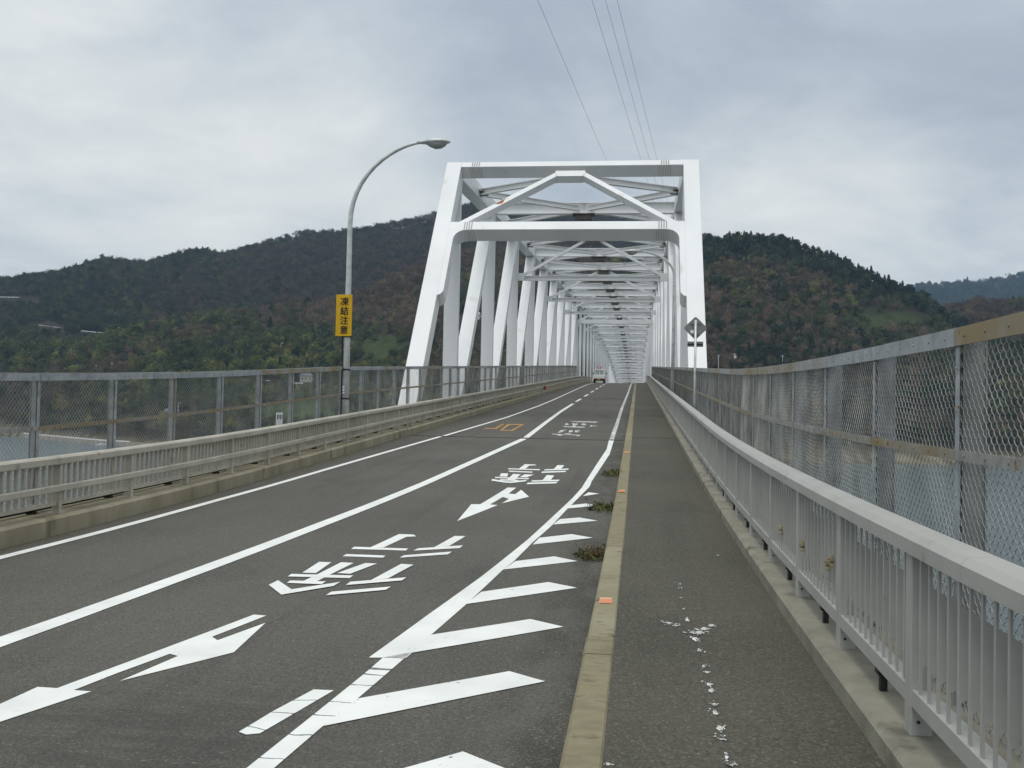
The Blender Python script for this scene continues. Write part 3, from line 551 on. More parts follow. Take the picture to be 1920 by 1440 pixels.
for sg, xi in ((-1, XL), (1, XR)):
    xo = xi+sg*0.62
    mb = MB(); slab(mb, [(xi, -3.4), (xo, -3.4), (xo, 12.11), (xi, 12.11)], 0, PD); ep = build('end_post', mb, ST, bridge, bevel=0.012)
    # portal bracket below the lower beam with its rounded corner
    ol = [(xi+sg*0.002, 4.62), (xi-sg*0.10, 4.66), (xi-sg*0.20, 4.80), (xi-sg*0.21, 4.95), (xi-sg*0.21, 7.55)]
    for i in range(7):
        a = math.pi/2*i/6; ol.append((xi-sg*(0.21+0.45*(1-math.cos(a))), 7.55+0.52*math.sin(a)))
    ol += [(xi-sg*0.70, 8.07), (xi-sg*0.70, 8.30), (xi+sg*0.002, 8.30)]
    mb = MB(); slab(mb, ol, 0.004, PD-0.004); build('portal_bracket', mb, ST, ep)
mb = MB(); slab(mb, [(XL, 11.80), (XR, 11.80), (XR, 12.10), (XL, 12.10)], 0.003, PD-0.003); pb1 = build('portal_beam', mb, ST, bridge, bevel=0.01)
mb = MB(); slab(mb, [(XL, 8.075), (XR, 8.075), (XR, 8.52), (XL, 8.52)], 0.0015, PD-0.0015); pb2 = build('portal_beam', mb, ST, bridge, bevel=0.01)
for sg in (-1, 1):
    p0 = (XC+sg*4.15, 8.50); p1 = (XC+sg*0.50, 11.46); dx, ds = p1[0]-p0[0], p1[1]-p0[1]; l_ = math.hypot(dx, ds); nx, ns = -ds/l_*0.11, dx/l_*0.11
    mb = MB(); slab(mb, [(p0[0]+nx, p0[1]+ns), (p0[0]-nx, p0[1]-ns), (p1[0]-nx, p1[1]-ns), (p1[0]+nx, p1[1]+ns)], 0.10, 0.42); kb = build('portal_brace', mb, ST, bridge, bevel=0.006)
    if sg < 0:
        t0, t1 = 0.36, 0.45
        o_ = [(p0[0]+dx*t+q*nx*0.8, p0[1]+ds*t+q*ns*0.8) for t, q in ((t0, 1), (t0+0.02, 0.1), (t0+0.05, -0.7), (t1-0.02, -0.5), (t1, 0.3), (t1+0.03, 0.9))]
        mb = MB(); slab(mb, o_, 0.097, 0.1005); build('rust_patch', mb, M['rust'], kb)
mb = MB(); slab(mb, [(XC-0.60, 11.42), (XC-0.50, 11.26), (XC+0.50, 11.26), (XC+0.60, 11.42), (XC+0.60, 11.60), (XC-0.60, 11.60)], 0.08, 0.44); build('apex_plate', mb, ST, bridge, bevel=0.006)
def bolts(beam, xs, ss, front=True, s0=0.0):
    mb = MB()
    for x in xs:
        for q in ss:
            if front: c = pp(x, q, -0.001); n_, u_ = PN, PA
            else: c = pp(x, s0, q); n_, u_ = -PA, PN
            a = X_AX*0.019; b = Vector(u_)*0.019
            mb.hexa([c-a-b, c+a-b, c+a+b, c-a+b, c-a*.7-b*.7+n_*0.02, c+a*.7-b*.7+n_*0.02, c+a*.7+b*.7+n_*0.02, c-a*.7+b*.7+n_*0.02])
    tag(build('bolt_group', mb, M['bolt'], beam), kind='stuff')
for bm_, xc, s0, s1 in ((pb1, XL+0.60, 11.80, 12.10), (pb1, XR-0.72, 11.80, 12.10), (pb2, XL+0.72, 8.075, 8.52), (pb2, XR-0.82, 8.075, 8.52)):
    bolts(bm_, [xc-0.14+0.093*i for i in range(4)], [s0+0.05+(s1-s0-0.1)*i/5 for i in range(6)])
    bolts(bm_, [xc-0.23+0.092*i for i in range(6)], [0.08+0.092*i for i in range(6)], False, s0)

YT = [Y0+PANEL*k for k in range(NP+1)]
def beam_x(name, x0, x1, y, z0, z1, wy, parent=bridge, i_=False, mt=ST):
    mb = MB(); zc_ = (z0+z1)/2
    if i_: mb.ibeam((x0, y, zc_), (x1, y, zc_), Y_AX, Z_AX, wy, z1-z0)
    else: mb.box(x0, x1, y-wy/2, y+wy/2, z0, z1)
    return build(name, mb, mt, parent)
for sg, xi in ((-1, XL), (1, XR)):
    xo = xi+sg*0.6; xa, xb = min(xi, xo), max(xi, xo)
    mb = MB(); mb.ribbon([(xa, 9.62), (xb, 9.62), (xb, 10.26), (xa, 10.26)], [39.95]+yrange(Y0+1, YT[-1], 4.9)); build('top_chord', mb, ST, bridge)
    mb = MB(); mb.ribbon([(xa, -1.45), (xb, -1.45), (xb, -0.55), (xa, -0.55)], yrange(29.6, YT[-1], 4.9)); build('bottom_chord', mb, ST, bridge)
    for k, y in enumerate(YT):
        thick = 0.30 if k != 8 else 0.62; wx = 0.0 if k <= 8 else 0.30; va, vb = (xa+wx, xb) if sg < 0 else (xa, xb-wx)
        mb = MB(); z = zp(y); mb.box(va+0.003, vb-0.003, y-thick/2, y+thick/2, z-0.9, z+9.63); vt = build('vertical', mb, ST, bridge)
        if sg < 0 and k in (0, 1):
            mb = MB(); xx = xa-0.16; zz = z+4.55-0.1*k
            mb.tube([(xx, y-0.05, zz-0.18), (xx, y-0.05, zz)], [0.05, 0.05], 8); mb.tube([(xx, y-0.05, zz+0.02), (xx, y-0.05, zz+0.10), (xx, y-0.05, zz+0.2)], [0.03, 0.09, 0.02], 8); mb.box(xx, xa+0.05, y-0.07, y-0.03, zz-0.03, zz+0.01)
            build('insulator', mb, M['pale'], vt)
        if k == NP: continue
        y1 = YT[k+1]
        fwd = k < 8 or k > 21
        b0, t1 = ((y, zp(y)-0.9), (y1, zp(y1)+9.9)) if fwd else ((y1, zp(y1)-0.9), (y, zp(y)+9.9))
        xm_ = (xa+xb)/2 if k < 8 else xi+sg*0.12; p0 = Vector((xm_, *b0)); p1 = Vector((xm_, *t1)); d = (p1-p0).normalized(); q = d.cross(X_AX)
        mb = MB(); mb.beam(p0, p1, X_AX, q, 0.588 if k < 8 else 0.18, 0.46 if k < 8 else 0.26); build('diagonal', mb, ST, bridge)
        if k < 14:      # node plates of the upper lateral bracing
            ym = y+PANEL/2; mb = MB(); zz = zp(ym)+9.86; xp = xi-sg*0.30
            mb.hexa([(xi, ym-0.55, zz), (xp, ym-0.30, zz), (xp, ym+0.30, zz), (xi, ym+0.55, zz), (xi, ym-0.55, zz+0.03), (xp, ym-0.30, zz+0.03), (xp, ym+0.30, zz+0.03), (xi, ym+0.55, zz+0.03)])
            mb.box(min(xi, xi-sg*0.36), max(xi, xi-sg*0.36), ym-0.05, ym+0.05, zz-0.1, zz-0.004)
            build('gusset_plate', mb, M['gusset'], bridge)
for k, y in enumerate(YT):
    z = zp(y)
    if k >= 1:
        beam_x('top_strut', XL+0.002, XR-0.002, y, z+9.64, z+10.22, 0.34, i_=True)
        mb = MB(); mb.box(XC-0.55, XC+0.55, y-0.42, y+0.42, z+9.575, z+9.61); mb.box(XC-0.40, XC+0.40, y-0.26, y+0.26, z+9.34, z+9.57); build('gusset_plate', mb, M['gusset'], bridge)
    if k < NP:
        ym = y+PANEL/2; y1 = YT[k+1]
        for sg, xi in ((-1, XL), (1, XR)):
            for ya in (y, y1):
                if k == 0 and ya == y: c = Vector((XC, 40.25, 11.25))
                else: c = Vector((XC+sg*0.25, ya+(0.18 if ya == y else -0.18), zp(ya)+9.9))
                e_ = Vector((xi-sg*0.05, ym+(-0.16 if ya == y else 0.16), zp(ym)+9.9)); d = (e_-c).normalized(); s_ = d.cross(Z_AX).normalized()
                mb = MB(); mb.ibeam(c, e_, s_, s_.cross(d), 0.24, 0.26, 0.03); build('lateral_brace', mb, ST, bridge)
    if k >= 2 and k % 2 == 0:
        pier = k == 8
        if pier:
            mb = MB(); mb.box(XL, XR, y-0.26, y+0.26, z+7.05, z+7.52); pb = build('portal_beam', mb, ST, bridge, bevel=0.01)
            for sg, xi in ((-1, XL), (1, XR)):
                ol = [(xi+sg*0.002, -0.5), (xi-sg*0.16, -0.5), (xi-sg*0.16, 6.55)]+[(xi-sg*(0.16+0.5*(1-math.cos(math.pi/2*i/6))), 6.55+0.52*math.sin(math.pi/2*i/6)) for i in range(7)]+[(xi-sg*0.66, 7.2), (xi+sg*0.002, 7.2)]
                mb = MB(); n = len(ol); mb.v = [(x, y-0.24, z+h) for x, h in ol]+[(x, y+0.24, z+h) for x, h in ol]
                mb.f = [tuple(range(n)), tuple(reversed(range(n, 2*n)))]+[(i, (i+1) % n, n+(i+1) % n, n+i) for i in range(n)]
                build('portal_bracket', mb, ST, bridge)
        else:
            mb = MB(); mb.ibeam((XL, y, z+7.25), (XR, y, z+7.25), Y_AX, Z_AX, 0.24, 0.28, 0.03)
            for sg, xi in ((-1, XL), (1, XR)): mb.box(min(xi, xi-sg*0.42), max(xi, xi-sg*0.42), y-0.135, y-0.121, z+7.10, z+7.55)
            build('sway_beam', mb, ST, bridge)
        for sg, xi in ((-1, XL), (1, XR)):
            p0 = Vector((xi-sg*0.25, y, z+7.40)); p1 = Vector((XC-(-sg)*0.42, y, z+9.55)); d = (p1-p0).normalized()
            mb = MB(); mb.beam(p0, p1, Y_AX, d.cross(Y_AX), 0.18, 0.16); build('sway_brace', mb, ST, bridge)

# ------------------------------------------------------------------ chain-link fences
def fence(label, sg, x, y0, bay, nb, hf, mid, near_to, dp):
    t = thing('chain_link_fence', label, 'fence', (x, y0, zp(y0)))
    for k in range(nb+1):
        y = y0+k*bay; h = hf(y); z = zp(y)
        mb = MB()
        mb.box(min(x+sg*0.01, x+sg*dp), max(x+sg*0.01, x+sg*dp), y-0.004, y+0.004, z-0.45, z+h-0.02)
        mb.box(min(x+sg*0.010, x+sg*0.018), max(x+sg*0.010, x+sg*0.018), y-0.015, y+0.020, z-0.45, z+h-0.02)
        mb.box(min(x+sg*(dp-0.008), x+sg*dp), max(x+sg*(dp-0.008), x+sg*dp), y-0.015, y+0.020, z-0.45, z+h-0.02)
        po = build('post', mb, M['post'], t)
        mb = MB(); mb.box(min(x-sg*0.009, x-sg*0.015), max(x-sg*0.009, x-sg*0.015), y-0.024, y+0.026, z-0.3, z+h-0.095)
        if abs(y) < 16:
            for i in range(9): zz = z+0.1+i*(h-0.3)/8; mb.tube([(x-sg*0.014, y+0.001, zz), (x-sg*0.021, y+0.001, zz)], 0.007, 6)
        build('post_strip', mb, M['galv'], t)
        if k == nb: continue
        y1 = y+bay; h1 = hf(y1); z1 = zp(y1)
        def bar(name, ha, hb, tall, off, thick, mt=M['galv'], par=t):
            mb = MB(); xa, xb = sorted((x-sg*off, x-sg*(off+thick)))
            a, b = y+0.004, y1-0.004
            mb.hexa([(xa, a, z+ha-tall), (xb, a, z+ha-tall), (xb, b, z1+hb-tall), (xa, b, z1+hb-tall), (xa, a, z+ha), (xb, a, z+ha), (xb, b, z1+hb), (xa, b, z1+hb)])
            if y < 16:
                for i in range(6):
                    f_ = (i+0.5)/6; yy = a+(b-a)*f_; zz = z+ha+(z1+hb-z-ha)*f_-tall/2; xx = xa if sg > 0 else xb
                    mb.tube([(xx+sg*0.003, yy, zz), (xx-sg*0.006, yy, zz)], 0.0085, 6)
            o = build(name, mb, mt, par); return o
        bar('top_rail', h, h1, 0.088, 0.018, 0.012)
        mb = MB(); xa, xb = sorted((x-sg*0.016, x+sg*0.05)); mb.hexa([(xa, y, z+h+0.0005), (xb, y, z+h+0.0005), (xb, y1, z1+h1+0.0005), (xa, y1, z1+h1+0.0005), (xa, y, z+h+0.006), (xb, y, z+h+0.006), (xb, y1, z1+h1+0.006), (xa, y1, z1+h1+0.006)]); build('top_cap', mb, M['galv'], t)
        bar('middle_rail', h-mid, h1-mid, 0.052, 0.018, 0.008, M['galv_rusty'])
        # the mesh of this bay: woven wire spirals close by, crossing strands farther off
        lo = -0.25
        if y < near_to:
            sp = 0.034; pit = 0.068
            wires = np.arange(math.ceil(y/sp)*sp, y1, sp)
            q = np.arange(0, int((h-lo)/(pit/6))+1)
            hh = lo+q*pit/6
            ph = (np.arange(len(wires)) % 2)[:, None]*3; qq = (q[None]+ph) % 6
            for_y = np.array([0.0, 0.30, 0.70, 1.0, 0.70, 0.30])[qq]; for_x = np.array([0.0, -0.0045, -0.0045, 0.0, 0.0045, 0.0045])[qq]
            sag = 0.006*np.sin(hh*5)
            P = np.zeros((len(wires), len(q), 3))
            P[..., 1] = wires[:, None]+(for_y-0.5)*sp*1.12+(np.random.default_rng(k).random((len(wires), 1))-0.5)*0.003
            P[..., 0] = x+sg*for_x+0.006*np.sin(wires[:, None]*3.1+hh[None]*2)
            P[..., 2] = zpa(P[..., 1])+np.minimum(hh[None]+0.010*np.sin(wires[:, None]*1.9)+0.006*np.sin(wires[:, None]*7.3), h-0.03)
            V, F = prisms(P[:, :-1].reshape(-1, 3), P[:, 1:].reshape(-1, 3), 0.0023)
        else:
            dd = 0.068; segs = []
            for s_ in (1, -1):
                c = np.arange(y-h-1 if s_ > 0 else y, y1 if s_ > 0 else y1+h+1, dd)
                # strand: yy = c + s*(t), t in [0, h-lo]
                ta = np.clip(np.where(s_ > 0, y-c, c-y1), 0, h-lo); tb = np.clip(np.where(s_ > 0, y1-c, c-y), 0, h-lo)
                ok = tb-ta > 0.02; c, ta, tb = c[ok], ta[ok], tb[ok]
                A = np.stack([np.full_like(c, x+s_*0.002), c+s_*ta, zpa(c+s_*ta)+lo+ta], -1); B = np.stack([np.full_like(c, x+s_*0.002), c+s_*tb, zpa(c+s_*tb)+lo+tb], -1)
                segs.append((A, B))
            A = np.concatenate([s[0] for s in segs]); B = np.concatenate([s[1] for s in segs])
            V, F = prisms(A, B, 0.0019)
        V = V-np.array(origin(t)); wm = mesh_arrays('wire_mesh', V, F, M['wire']); wm.polygons.foreach_set('use_smooth', np.ones(len(wm.polygons), bool)); o = bpy.data.objects.new('wire_mesh', wm); place(o, t)
    return t
fence('rusty chain link fence on the right beside the footpath railing', 1, 1.6, 1.67, 1.75, 64, lambda y: 1.99, 0.605, 14.5, 0.125)
fence('chain link fence on the left behind the low roadside rail', -1, -7.08, 5.7, 1.75, 63, lambda y: float(np.interp(y, [8, 10, 23, 113], [1.74, 1.75, 1.90, 1.97])), 0.63, -1, 0.09)

# ------------------------------------------------------------------ railings
def baluster_mesh(name, h, w, depth_mid, depth_end, x_sign, material):
    mb = MB(); hs = [0, 0.20*h, 0.25*h, 0.75*h, 0.80*h, h]; ds = [depth_end, depth_end, depth_mid, depth_mid, depth_end, depth_end]
    prof = [(0.0, w)]
    for i in range(5):
        a, b = ds[i], ds[i+1]
        n = len(mb.v)
        c = lambda d, z: [(-depth_mid/2, -w/2, z), (-depth_mid/2+d, -w/2, z), (-depth_mid/2+d, w/2, z), (-depth_mid/2, w/2, z)]
        mb.v += c(a, hs[i])+c(b, hs[i+1])
        for q in ((0, 1, 5, 4), (1, 2, 6, 5), (2, 3, 7, 6), (3, 0, 4, 7)): mb.f.append(tuple(n+j for j in q))
    me = bpy.data.meshes.new(name); me.from_pydata(mb.v, [], mb.f); me.materials.append(material); return me

# left rail along the carriageway
lr = thing('guard_rail', 'low grey metal guard rail with two bars along the left kerb', 'railing', (-6.8, 4.3, zp(4.3)))
bay = 1.665; ly0 = 10.95-4*bay; nb = 84
bme = baluster_mesh('baluster', 0.44, 0.030, 0.036, 0.036, 1, M['rail'])
for k in range(nb+1):
    y = ly0+k*bay; z = zp(y)
    mb = MB(); mb.box(-6.84, -6.745, y-0.03, y+0.03, z+0.10, z+0.70); po = build('post', mb, M['rail'], lr, bevel=0.004)
    mb = MB(); mb.box(-6.87, -6.72, y-0.075, y+0.075, z+0.1135, z+0.124); build('base_plate', mb, M['rail'], po)
    if k == nb: continue
    ya, yb = y+0.78, y+0.78+bay
    if k % 2 == 0:
        ys = yrange(y-0.85+0.004, y-0.85+2*bay-0.004, 0.9)
        mb = MB(); mb.ribbon([(-6.885, 0.69), (-6.735, 0.69), (-6.725, 0.70), (-6.725, 0.765), (-6.745, 0.785), (-6.87, 0.785), (-6.885, 0.77)], ys); build('top_rail', mb, M['rail'], lr)
        mb = MB(); mb.ribbon([(-6.744, 0.375), (-6.70, 0.375), (-6.69, 0.385), (-6.69, 0.445), (-6.705, 0.455), (-6.744, 0.455)], ys); build('front_rail', mb, M['rail'], lr)
    mb = MB(); mb.ribbon([(-6.84, 0.205), (-6.775, 0.205), (-6.775, 0.25), (-6.84, 0.25)], [y+0.032, y+bay/2, y+bay-0.032]); build('bottom_rail', mb, M['rail'], lr)
cnt = 0; rest = MB(); nbal = 12
for k in range(nb):
    for i in range(1, nbal+1):
        y = ly0+k*bay+bay*i/(nbal+1); z = zp(y)
        if cnt < 300: from_mesh('baluster', bme, lr, (-6.808, y, z+0.249)); cnt += 1
        else: rest.box(-6.826, -6.790, y-0.016, y+0.016, z+0.249, z+0.70)
tag(build('baluster', rest, M['rail'], lr), kind='stuff')
mb = MB(); ys = yrange(0, 60, 1.0); mb.tube([(-6.99, y, zp(y)+0.165) for y in ys], 0.03, 8); co = build('cable_conduit', mb, M['black'])
tag(co, 'black cable pipe lying on the left kerb behind the guard rail', 'pipe')
for y in yrange(4, 58, 1.7):
    mb = MB(); mb.box(-7.03, -6.93, y-0.04, y+0.04, zp(y)+0.116, zp(y)+0.134); mb.box(-6.955, -6.935, y-0.02, y+0.02, zp(y)+0.118, zp(y)+0.205); build('pipe_clamp', mb, M['joint'], co)

# right railing of the footpath
rr = thing('footpath_railing', 'pale grey slatted metal railing along the right side of the footpath', 'railing', (1.28, 1.6, zp(1.6)))
bay = 1.575; ry0 = 4.71-2*bay; nb = 88
bme = baluster_mesh('baluster', 0.62, 0.022, 0.066, 0.010, 1, M['rail2'])
for k in range(nb+1):
    y = ry0+k*bay; z = zp(y)
    mb = MB(); mb.box(1.24, 1.335, y-0.05, y+0.05, z+0.10, z+0.95); po = build('post', mb, M['rail2'], rr, bevel=0.005)
    if y < 20:
        mb = MB()
        for q in (-1,): mb.tube([(1.275, y-0.049, z+0.18), (1.275, y-0.056, z+0.18)], 0.008, 6)
        build('bolt', mb, M['joint'], po)
    if k == nb: continue
    mb = MB(); mb.ribbon([(1.244, 0.25), (1.332, 0.25), (1.332, 0.325), (1.244, 0.325)], [y+0.052, y+bay/2, y+bay-0.052]); br = build('bottom_rail', mb, M['rail2'], rr)
    mb = MB(); yy = y+bay*0.42; mb.box(1.26, 1.33, yy-0.04, yy+0.04, zp(yy)+0.205, zp(yy)+0.249); mb.box(1.275, 1.31, yy-0.02, yy+0.02, zp(yy)+0.12, zp(yy)+0.21); build('support', mb, M['joint'], br)
    if k % 2 == 0:
        ys = yrange(y-0.8+0.0015, y-0.8+2*bay-0.0015, 0.8)
        mb = MB(); mb.ribbon([(1.215, 0.935), (1.375, 0.935), (1.385, 0.945), (1.385, 1.005), (1.36, 1.03), (1.245, 1.03), (1.215, 1.0)], ys); build('top_rail', mb, M['rail2'], rr)
cnt = 0; rest = MB(); nbal = 11
for k in range(nb):
    for i in range(1, nbal+1):
        y = ry0+k*bay+bay*i/(nbal+1); z = zp(y)
        if cnt < 300: from_mesh('baluster', bme, rr, (1.288, y, z+0.323)); cnt += 1
        else: rest.box(1.257, 1.319, y-0.015, y+0.015, z+0.325, z+0.94)
tag(build('baluster', rest, M['rail2'], rr), kind='stuff')
def ornament(y, h, s_):
    bm = bmesh.new(); z = zp(y)+h
    for (dy, dz, ry, rz, ang) in ((0, 0, 0.042, 0.022, 0.3), (0.045, 0.03, 0.018, 0.016, 0), (-0.03, 0.045, 0.014, 0.05, -0.5), (-0.05, -0.025, 0.035, 0.010, 0.7)):
        mt_ = Matrix.Translation((1.245-1.24, dy*s_, dz*s_)) @ Matrix.Rotation(ang, 4, 'X') @ Matrix.Diagonal((0.018, ry*s_, rz*s_, 1))
        bmesh.ops.create_icosphere(bm, subdivisions=2, radius=1.0, matrix=mt_)
    me = bpy.data.meshes.new('bird_ornament'); bm.to_mesh(me); bm.free(); me.materials.append(M['kerb'])
    for p in me.polygons: p.use_smooth = True
    o = bpy.data.objects.new('bird_ornament', me); place(o, rr); o.location = Vector((1.235, y, z))-origin(rr)
for (y, h, s_) in ((6.50, 0.60, 1.2), (6.62, 0.56, 1.2), (7.62, 0.53, 1.3), (8.75, 0.50, 1.2)): ornament(y, h, s_*0.48)

# ------------------------------------------------------------------ street lamps
def street_lamp(label, x, y, zb, hs, reach, top, sg, conduit, groupname):
    """pole with a bowed arm; sg: side to which the arm reaches"""
    t = thing('street_lamp', label, 'street lamp', (x, y, zb), groupname)
    pts = [(x, y, zb), (x, y, zb+hs*0.5), (x, y, zb+hs)]; rad = [0.088, 0.074, 0.060]
    n = 12; rx, rz = reach, top-hs
    for i in range(1, n+1):
        a = math.pi/2*i/n*0.97; pts.append((x+sg*rx*(1-math.cos(a)**1.25)*0.98, y, zb+hs+rz*math.sin(a)**0.9)); rad.append(0.060-0.026*i/n)
    mb = MB(); mb.tube(pts, rad, 14); build('pole', mb, M['lamp'], t, smooth=True)
    mb = MB(); mb.box(x-0.16, x+0.16, y-0.16, y+0.16, zb, zb+0.02); build('base_plate', mb, M['lamp'], t)
    ex, ez = pts[-1][0], pts[-1][2]
    # lamp head: flat shell above, glass bowl below
    def head(name, sec, mt):
        mb = MB(); k = 12; n0 = 0
        for (u_, hw, zt, zb_) in sec:
            for j in range(k):
                a = 2*math.pi*j/k; mb.v.append((ex+sg*u_, y+hw*math.cos(a), ez+(zt if math.sin(a) >= 0 else zb_)*abs(math.sin(a))))
        for i in range(len(sec)-1):
            for j in range(k): mb.f.append((i*k+j, i*k+(j+1) % k, (i+1)*k+(j+1) % k, (i+1)*k+j))
        mb.f.append(tuple(range(k))); mb.f.append(tuple((len(sec)-1)*k+j for j in range(k)))
        return build(name, mb, mt, t, smooth=True)
    head('lamp_housing', [(-0.10, 0.035, 0.035, -0.035), (0.02, 0.06, 0.055, -0.04), (0.16, 0.12, 0.085, -0.05), (0.34, 0.165, 0.10, -0.05), (0.52, 0.165, 0.09, -0.04), (0.66, 0.11, 0.05, -0.03), (0.72, 0.03, 0.02, -0.015)], M['lamp'])
    head('lamp_bowl', [(0.14, 0.03, 0.0, -0.055), (0.22, 0.11, 0.0, -0.11), (0.36, 0.14, 0.0, -0.17), (0.50, 0.13, 0.0, -0.16), (0.60, 0.08, 0.0, -0.10), (0.64, 0.02, 0.0, -0.05)], M['lens'])
    if conduit:
        mb = MB(); mb.tube([(x-0.105, y-0.03, zb), (x-0.105, y-0.03, zb+3.3)], 0.018, 8); cdt = build('cable_tube', mb, M['joint'], t)
        for h in (0.35, 1.0, 1.7, 2.5):
            mb = MB(); mb.tube([(x, y, zb+h), (x, y, zb+h+0.035)], 0.101, 14); mb.box(x-0.14, x-0.08, y-0.055, y+0.0, zb+h, zb+h+0.04); build('clamp', mb, M['joint'], t)
        mb = MB()
        for i in range(3): mb.box(x-0.055, x-0.005, y-0.101, y-0.092, zb+1.14+i*0.07, zb+1.18+i*0.07)
        build('number_plate', mb, M['sign_white'], t)
    return t
street_lamp('tall grey street lamp with bowed arm carrying the yellow sign', -6.97, 23.1, zp(23.1)+0.115, 5.20, 1.78, 7.22, 1, True, 'street lamps along the bridge')
street_lamp('grey street lamp reaching left inside the truss bridge', 1.545, 44.2, zp(44.2)+0.12, 5.9, 1.55, 7.02, -1, False, 'street lamps along the bridge')

# yellow warning sign on the lamp post
sx, sy, sz = -7.03, 22.98, zp(23.1)
t = thing('warning_sign', 'tall yellow sign with black Japanese lettering strapped to the lamp post', 'sign', (sx, sy, sz+2.62))
SZ0, SZ1, SW = sz+2.635, sz+3.635, 0.395
mb = MB(); mb.box(sx-0.165-0.03, sx-0.165-0.03+SW, sy-0.012, sy+0.006, SZ0, SZ1); build('sign_panel', mb, M['sign_yellow'], t, bevel=0.003)
for h in (0.2, 0.8):
    mb = MB(); mb.tube([(-6.97, 23.1, SZ0+h), (-6.97, 23.1, SZ0+h+0.03)], 0.094, 14); mb.box(-6.99, -6.95, sy+0.006, 23.1, SZ0+h, SZ0+h+0.03); build('bracket', mb, M['joint'], t)
def text_mesh(body, size, bold=0.0):
    cu = bpy.data.curves.new('lettering', 'FONT'); cu.body = body; cu.size = size; cu.align_x = 'CENTER'; cu.align_y = 'CENTER'; cu.offset = bold; cu.resolution_u = 3
    o = bpy.data.objects.new('lettering', cu); COL.objects.link(o)
    dg = bpy.context.evaluated_depsgraph_get(); me = bpy.data.meshes.new_from_object(o.evaluated_get(dg)); bpy.data.objects.remove(o); return me
ch = SZ1-SZ0
for i, c in enumerate('凍結注意'):
    me = text_mesh(c, 0.215, 0.0); me.materials.clear(); me.materials.append(M['sign_black'])
    o = bpy.data.objects.new('letter', me); place(o, t); o.rotation_euler = (R(90), 0, 0)
    o.location = Vector((sx-0.165-0.03+SW/2+0.012, sy-0.0155, SZ1-0.165-i*0.228))-origin(t)
    # centre the glyph on its spot
    co = np.array([v_.co[:] for v_ in me.vertices])
    if len(co):
        cxy = (co.min(0)+co.max(0))/2
        for v_ in me.vertices: v_.co.x -= cxy[0]; v_.co.y -= cxy[1]
        bm = bmesh.new(); bm.from_mesh(me); base_ = bm.faces[:]       # thicken the strokes
        for q, (dx, dy) in enumerate(((0.0045, 0), (-0.0045, 0), (0, 0.0035), (0, -0.0035))):
            r_ = bmesh.ops.duplicate(bm, geom=base_); bmesh.ops.translate(bm, verts=[g_ for g_ in r_['geom'] if isinstance(g_, bmesh.types.BMVert)], vec=(dx, dy, 0.0004*(q+1)))
        bm.to_mesh(me); bm.free()

# small white notice plate on the left fence
t = thing('notice_plate', 'small white plate with black marks fixed to the left chain link fence', 'sign', (-7.03, 18.9, zp(18.9)+0.80))
mb = MB(); mb.box(-7.045, -7.035, 18.70, 19.04, zp(18.8)+0.74, zp(18.8)+1.0); build('plate', mb, M['sign_white'], t)
mb = MB()
for i, (a, b) in enumerate(((0.03, 0.08), (0.115, 0.16), (0.20, 0.25), (0.285, 0.315))): mb.box(-7.0345, -7.033, 18.70+a, 18.70+b, zp(18.8)+0.86+0.02*(i % 2), zp(18.8)+0.96)
build('black_marks', mb, M['sign_black'], t)

# diamond road sign seen from behind, on its own post by the footpath railing
X, Y = 1.49, 26.2; z = zp(Y)
t = thing('road_sign', 'back of a grey diamond road sign with small plate on a thin post', 'sign', (X, Y, z+0.12))
mb = MB(); mb.tube([(X, Y, z+0.12), (X, Y, z+3.25)], 0.032, 10); build('post', mb, M['lamp'], t, smooth=True)
def diamond(name, cx_, cz_, r_, y0_, y1_, mt):
    c = [(cx_, cz_-r_), (cx_+r_, cz_), (cx_, cz_+r_), (cx_-r_, cz_)]; pts = []
    for i in range(4):
        p, q, s_ = Vector(c[i-1]), Vector(c[i]), Vector(c[(i+1) % 4]); d1 = (p-q).normalized()*0.05; d2 = (s_-q).normalized()*0.05
        pts += [q+d1, q+(d1+d2)*0.28, q+d2]
    mb = MB(); n = len(pts); mb.v = [(p[0], y0_, p[1]) for p in pts]+[(p[0], y1_, p[1]) for p in pts]
    mb.f = [tuple(range(n)), tuple(reversed(range(n, 2*n)))]+[(i, (i+1) % n, n+(i+1) % n, n+i) for i in range(n)]
    return build(name, mb, mt, t)
diamond('diamond_panel', X, z+3.04, 0.315, Y+0.045, Y+0.052, M['sign_back'])
for h in (2.89, 3.17): mb = MB(); mb.box(X-0.15, X+0.15, Y+0.018, Y+0.045, z+h-0.022, z+h+0.022); build('bracket', mb, M['sign_back'], t)
mb = MB(); mb.box(X-0.13, X-0.045, Y+0.0405, Y+0.0445, z+2.91, z+2.99); build('sticker', mb, M['sign_white'], t)
mb = MB(); mb.box(X-0.205, X+0.205, Y+0.045, Y+0.052, z+2.55, z+2.69); build('lower_plate', mb, M['sign_back'], t)
mb = MB(); mb.box(X-0.19, X+0.19, Y+0.02, Y+0.045, z+2.60, z+2.635); build('bracket', mb, M['joint'], t)

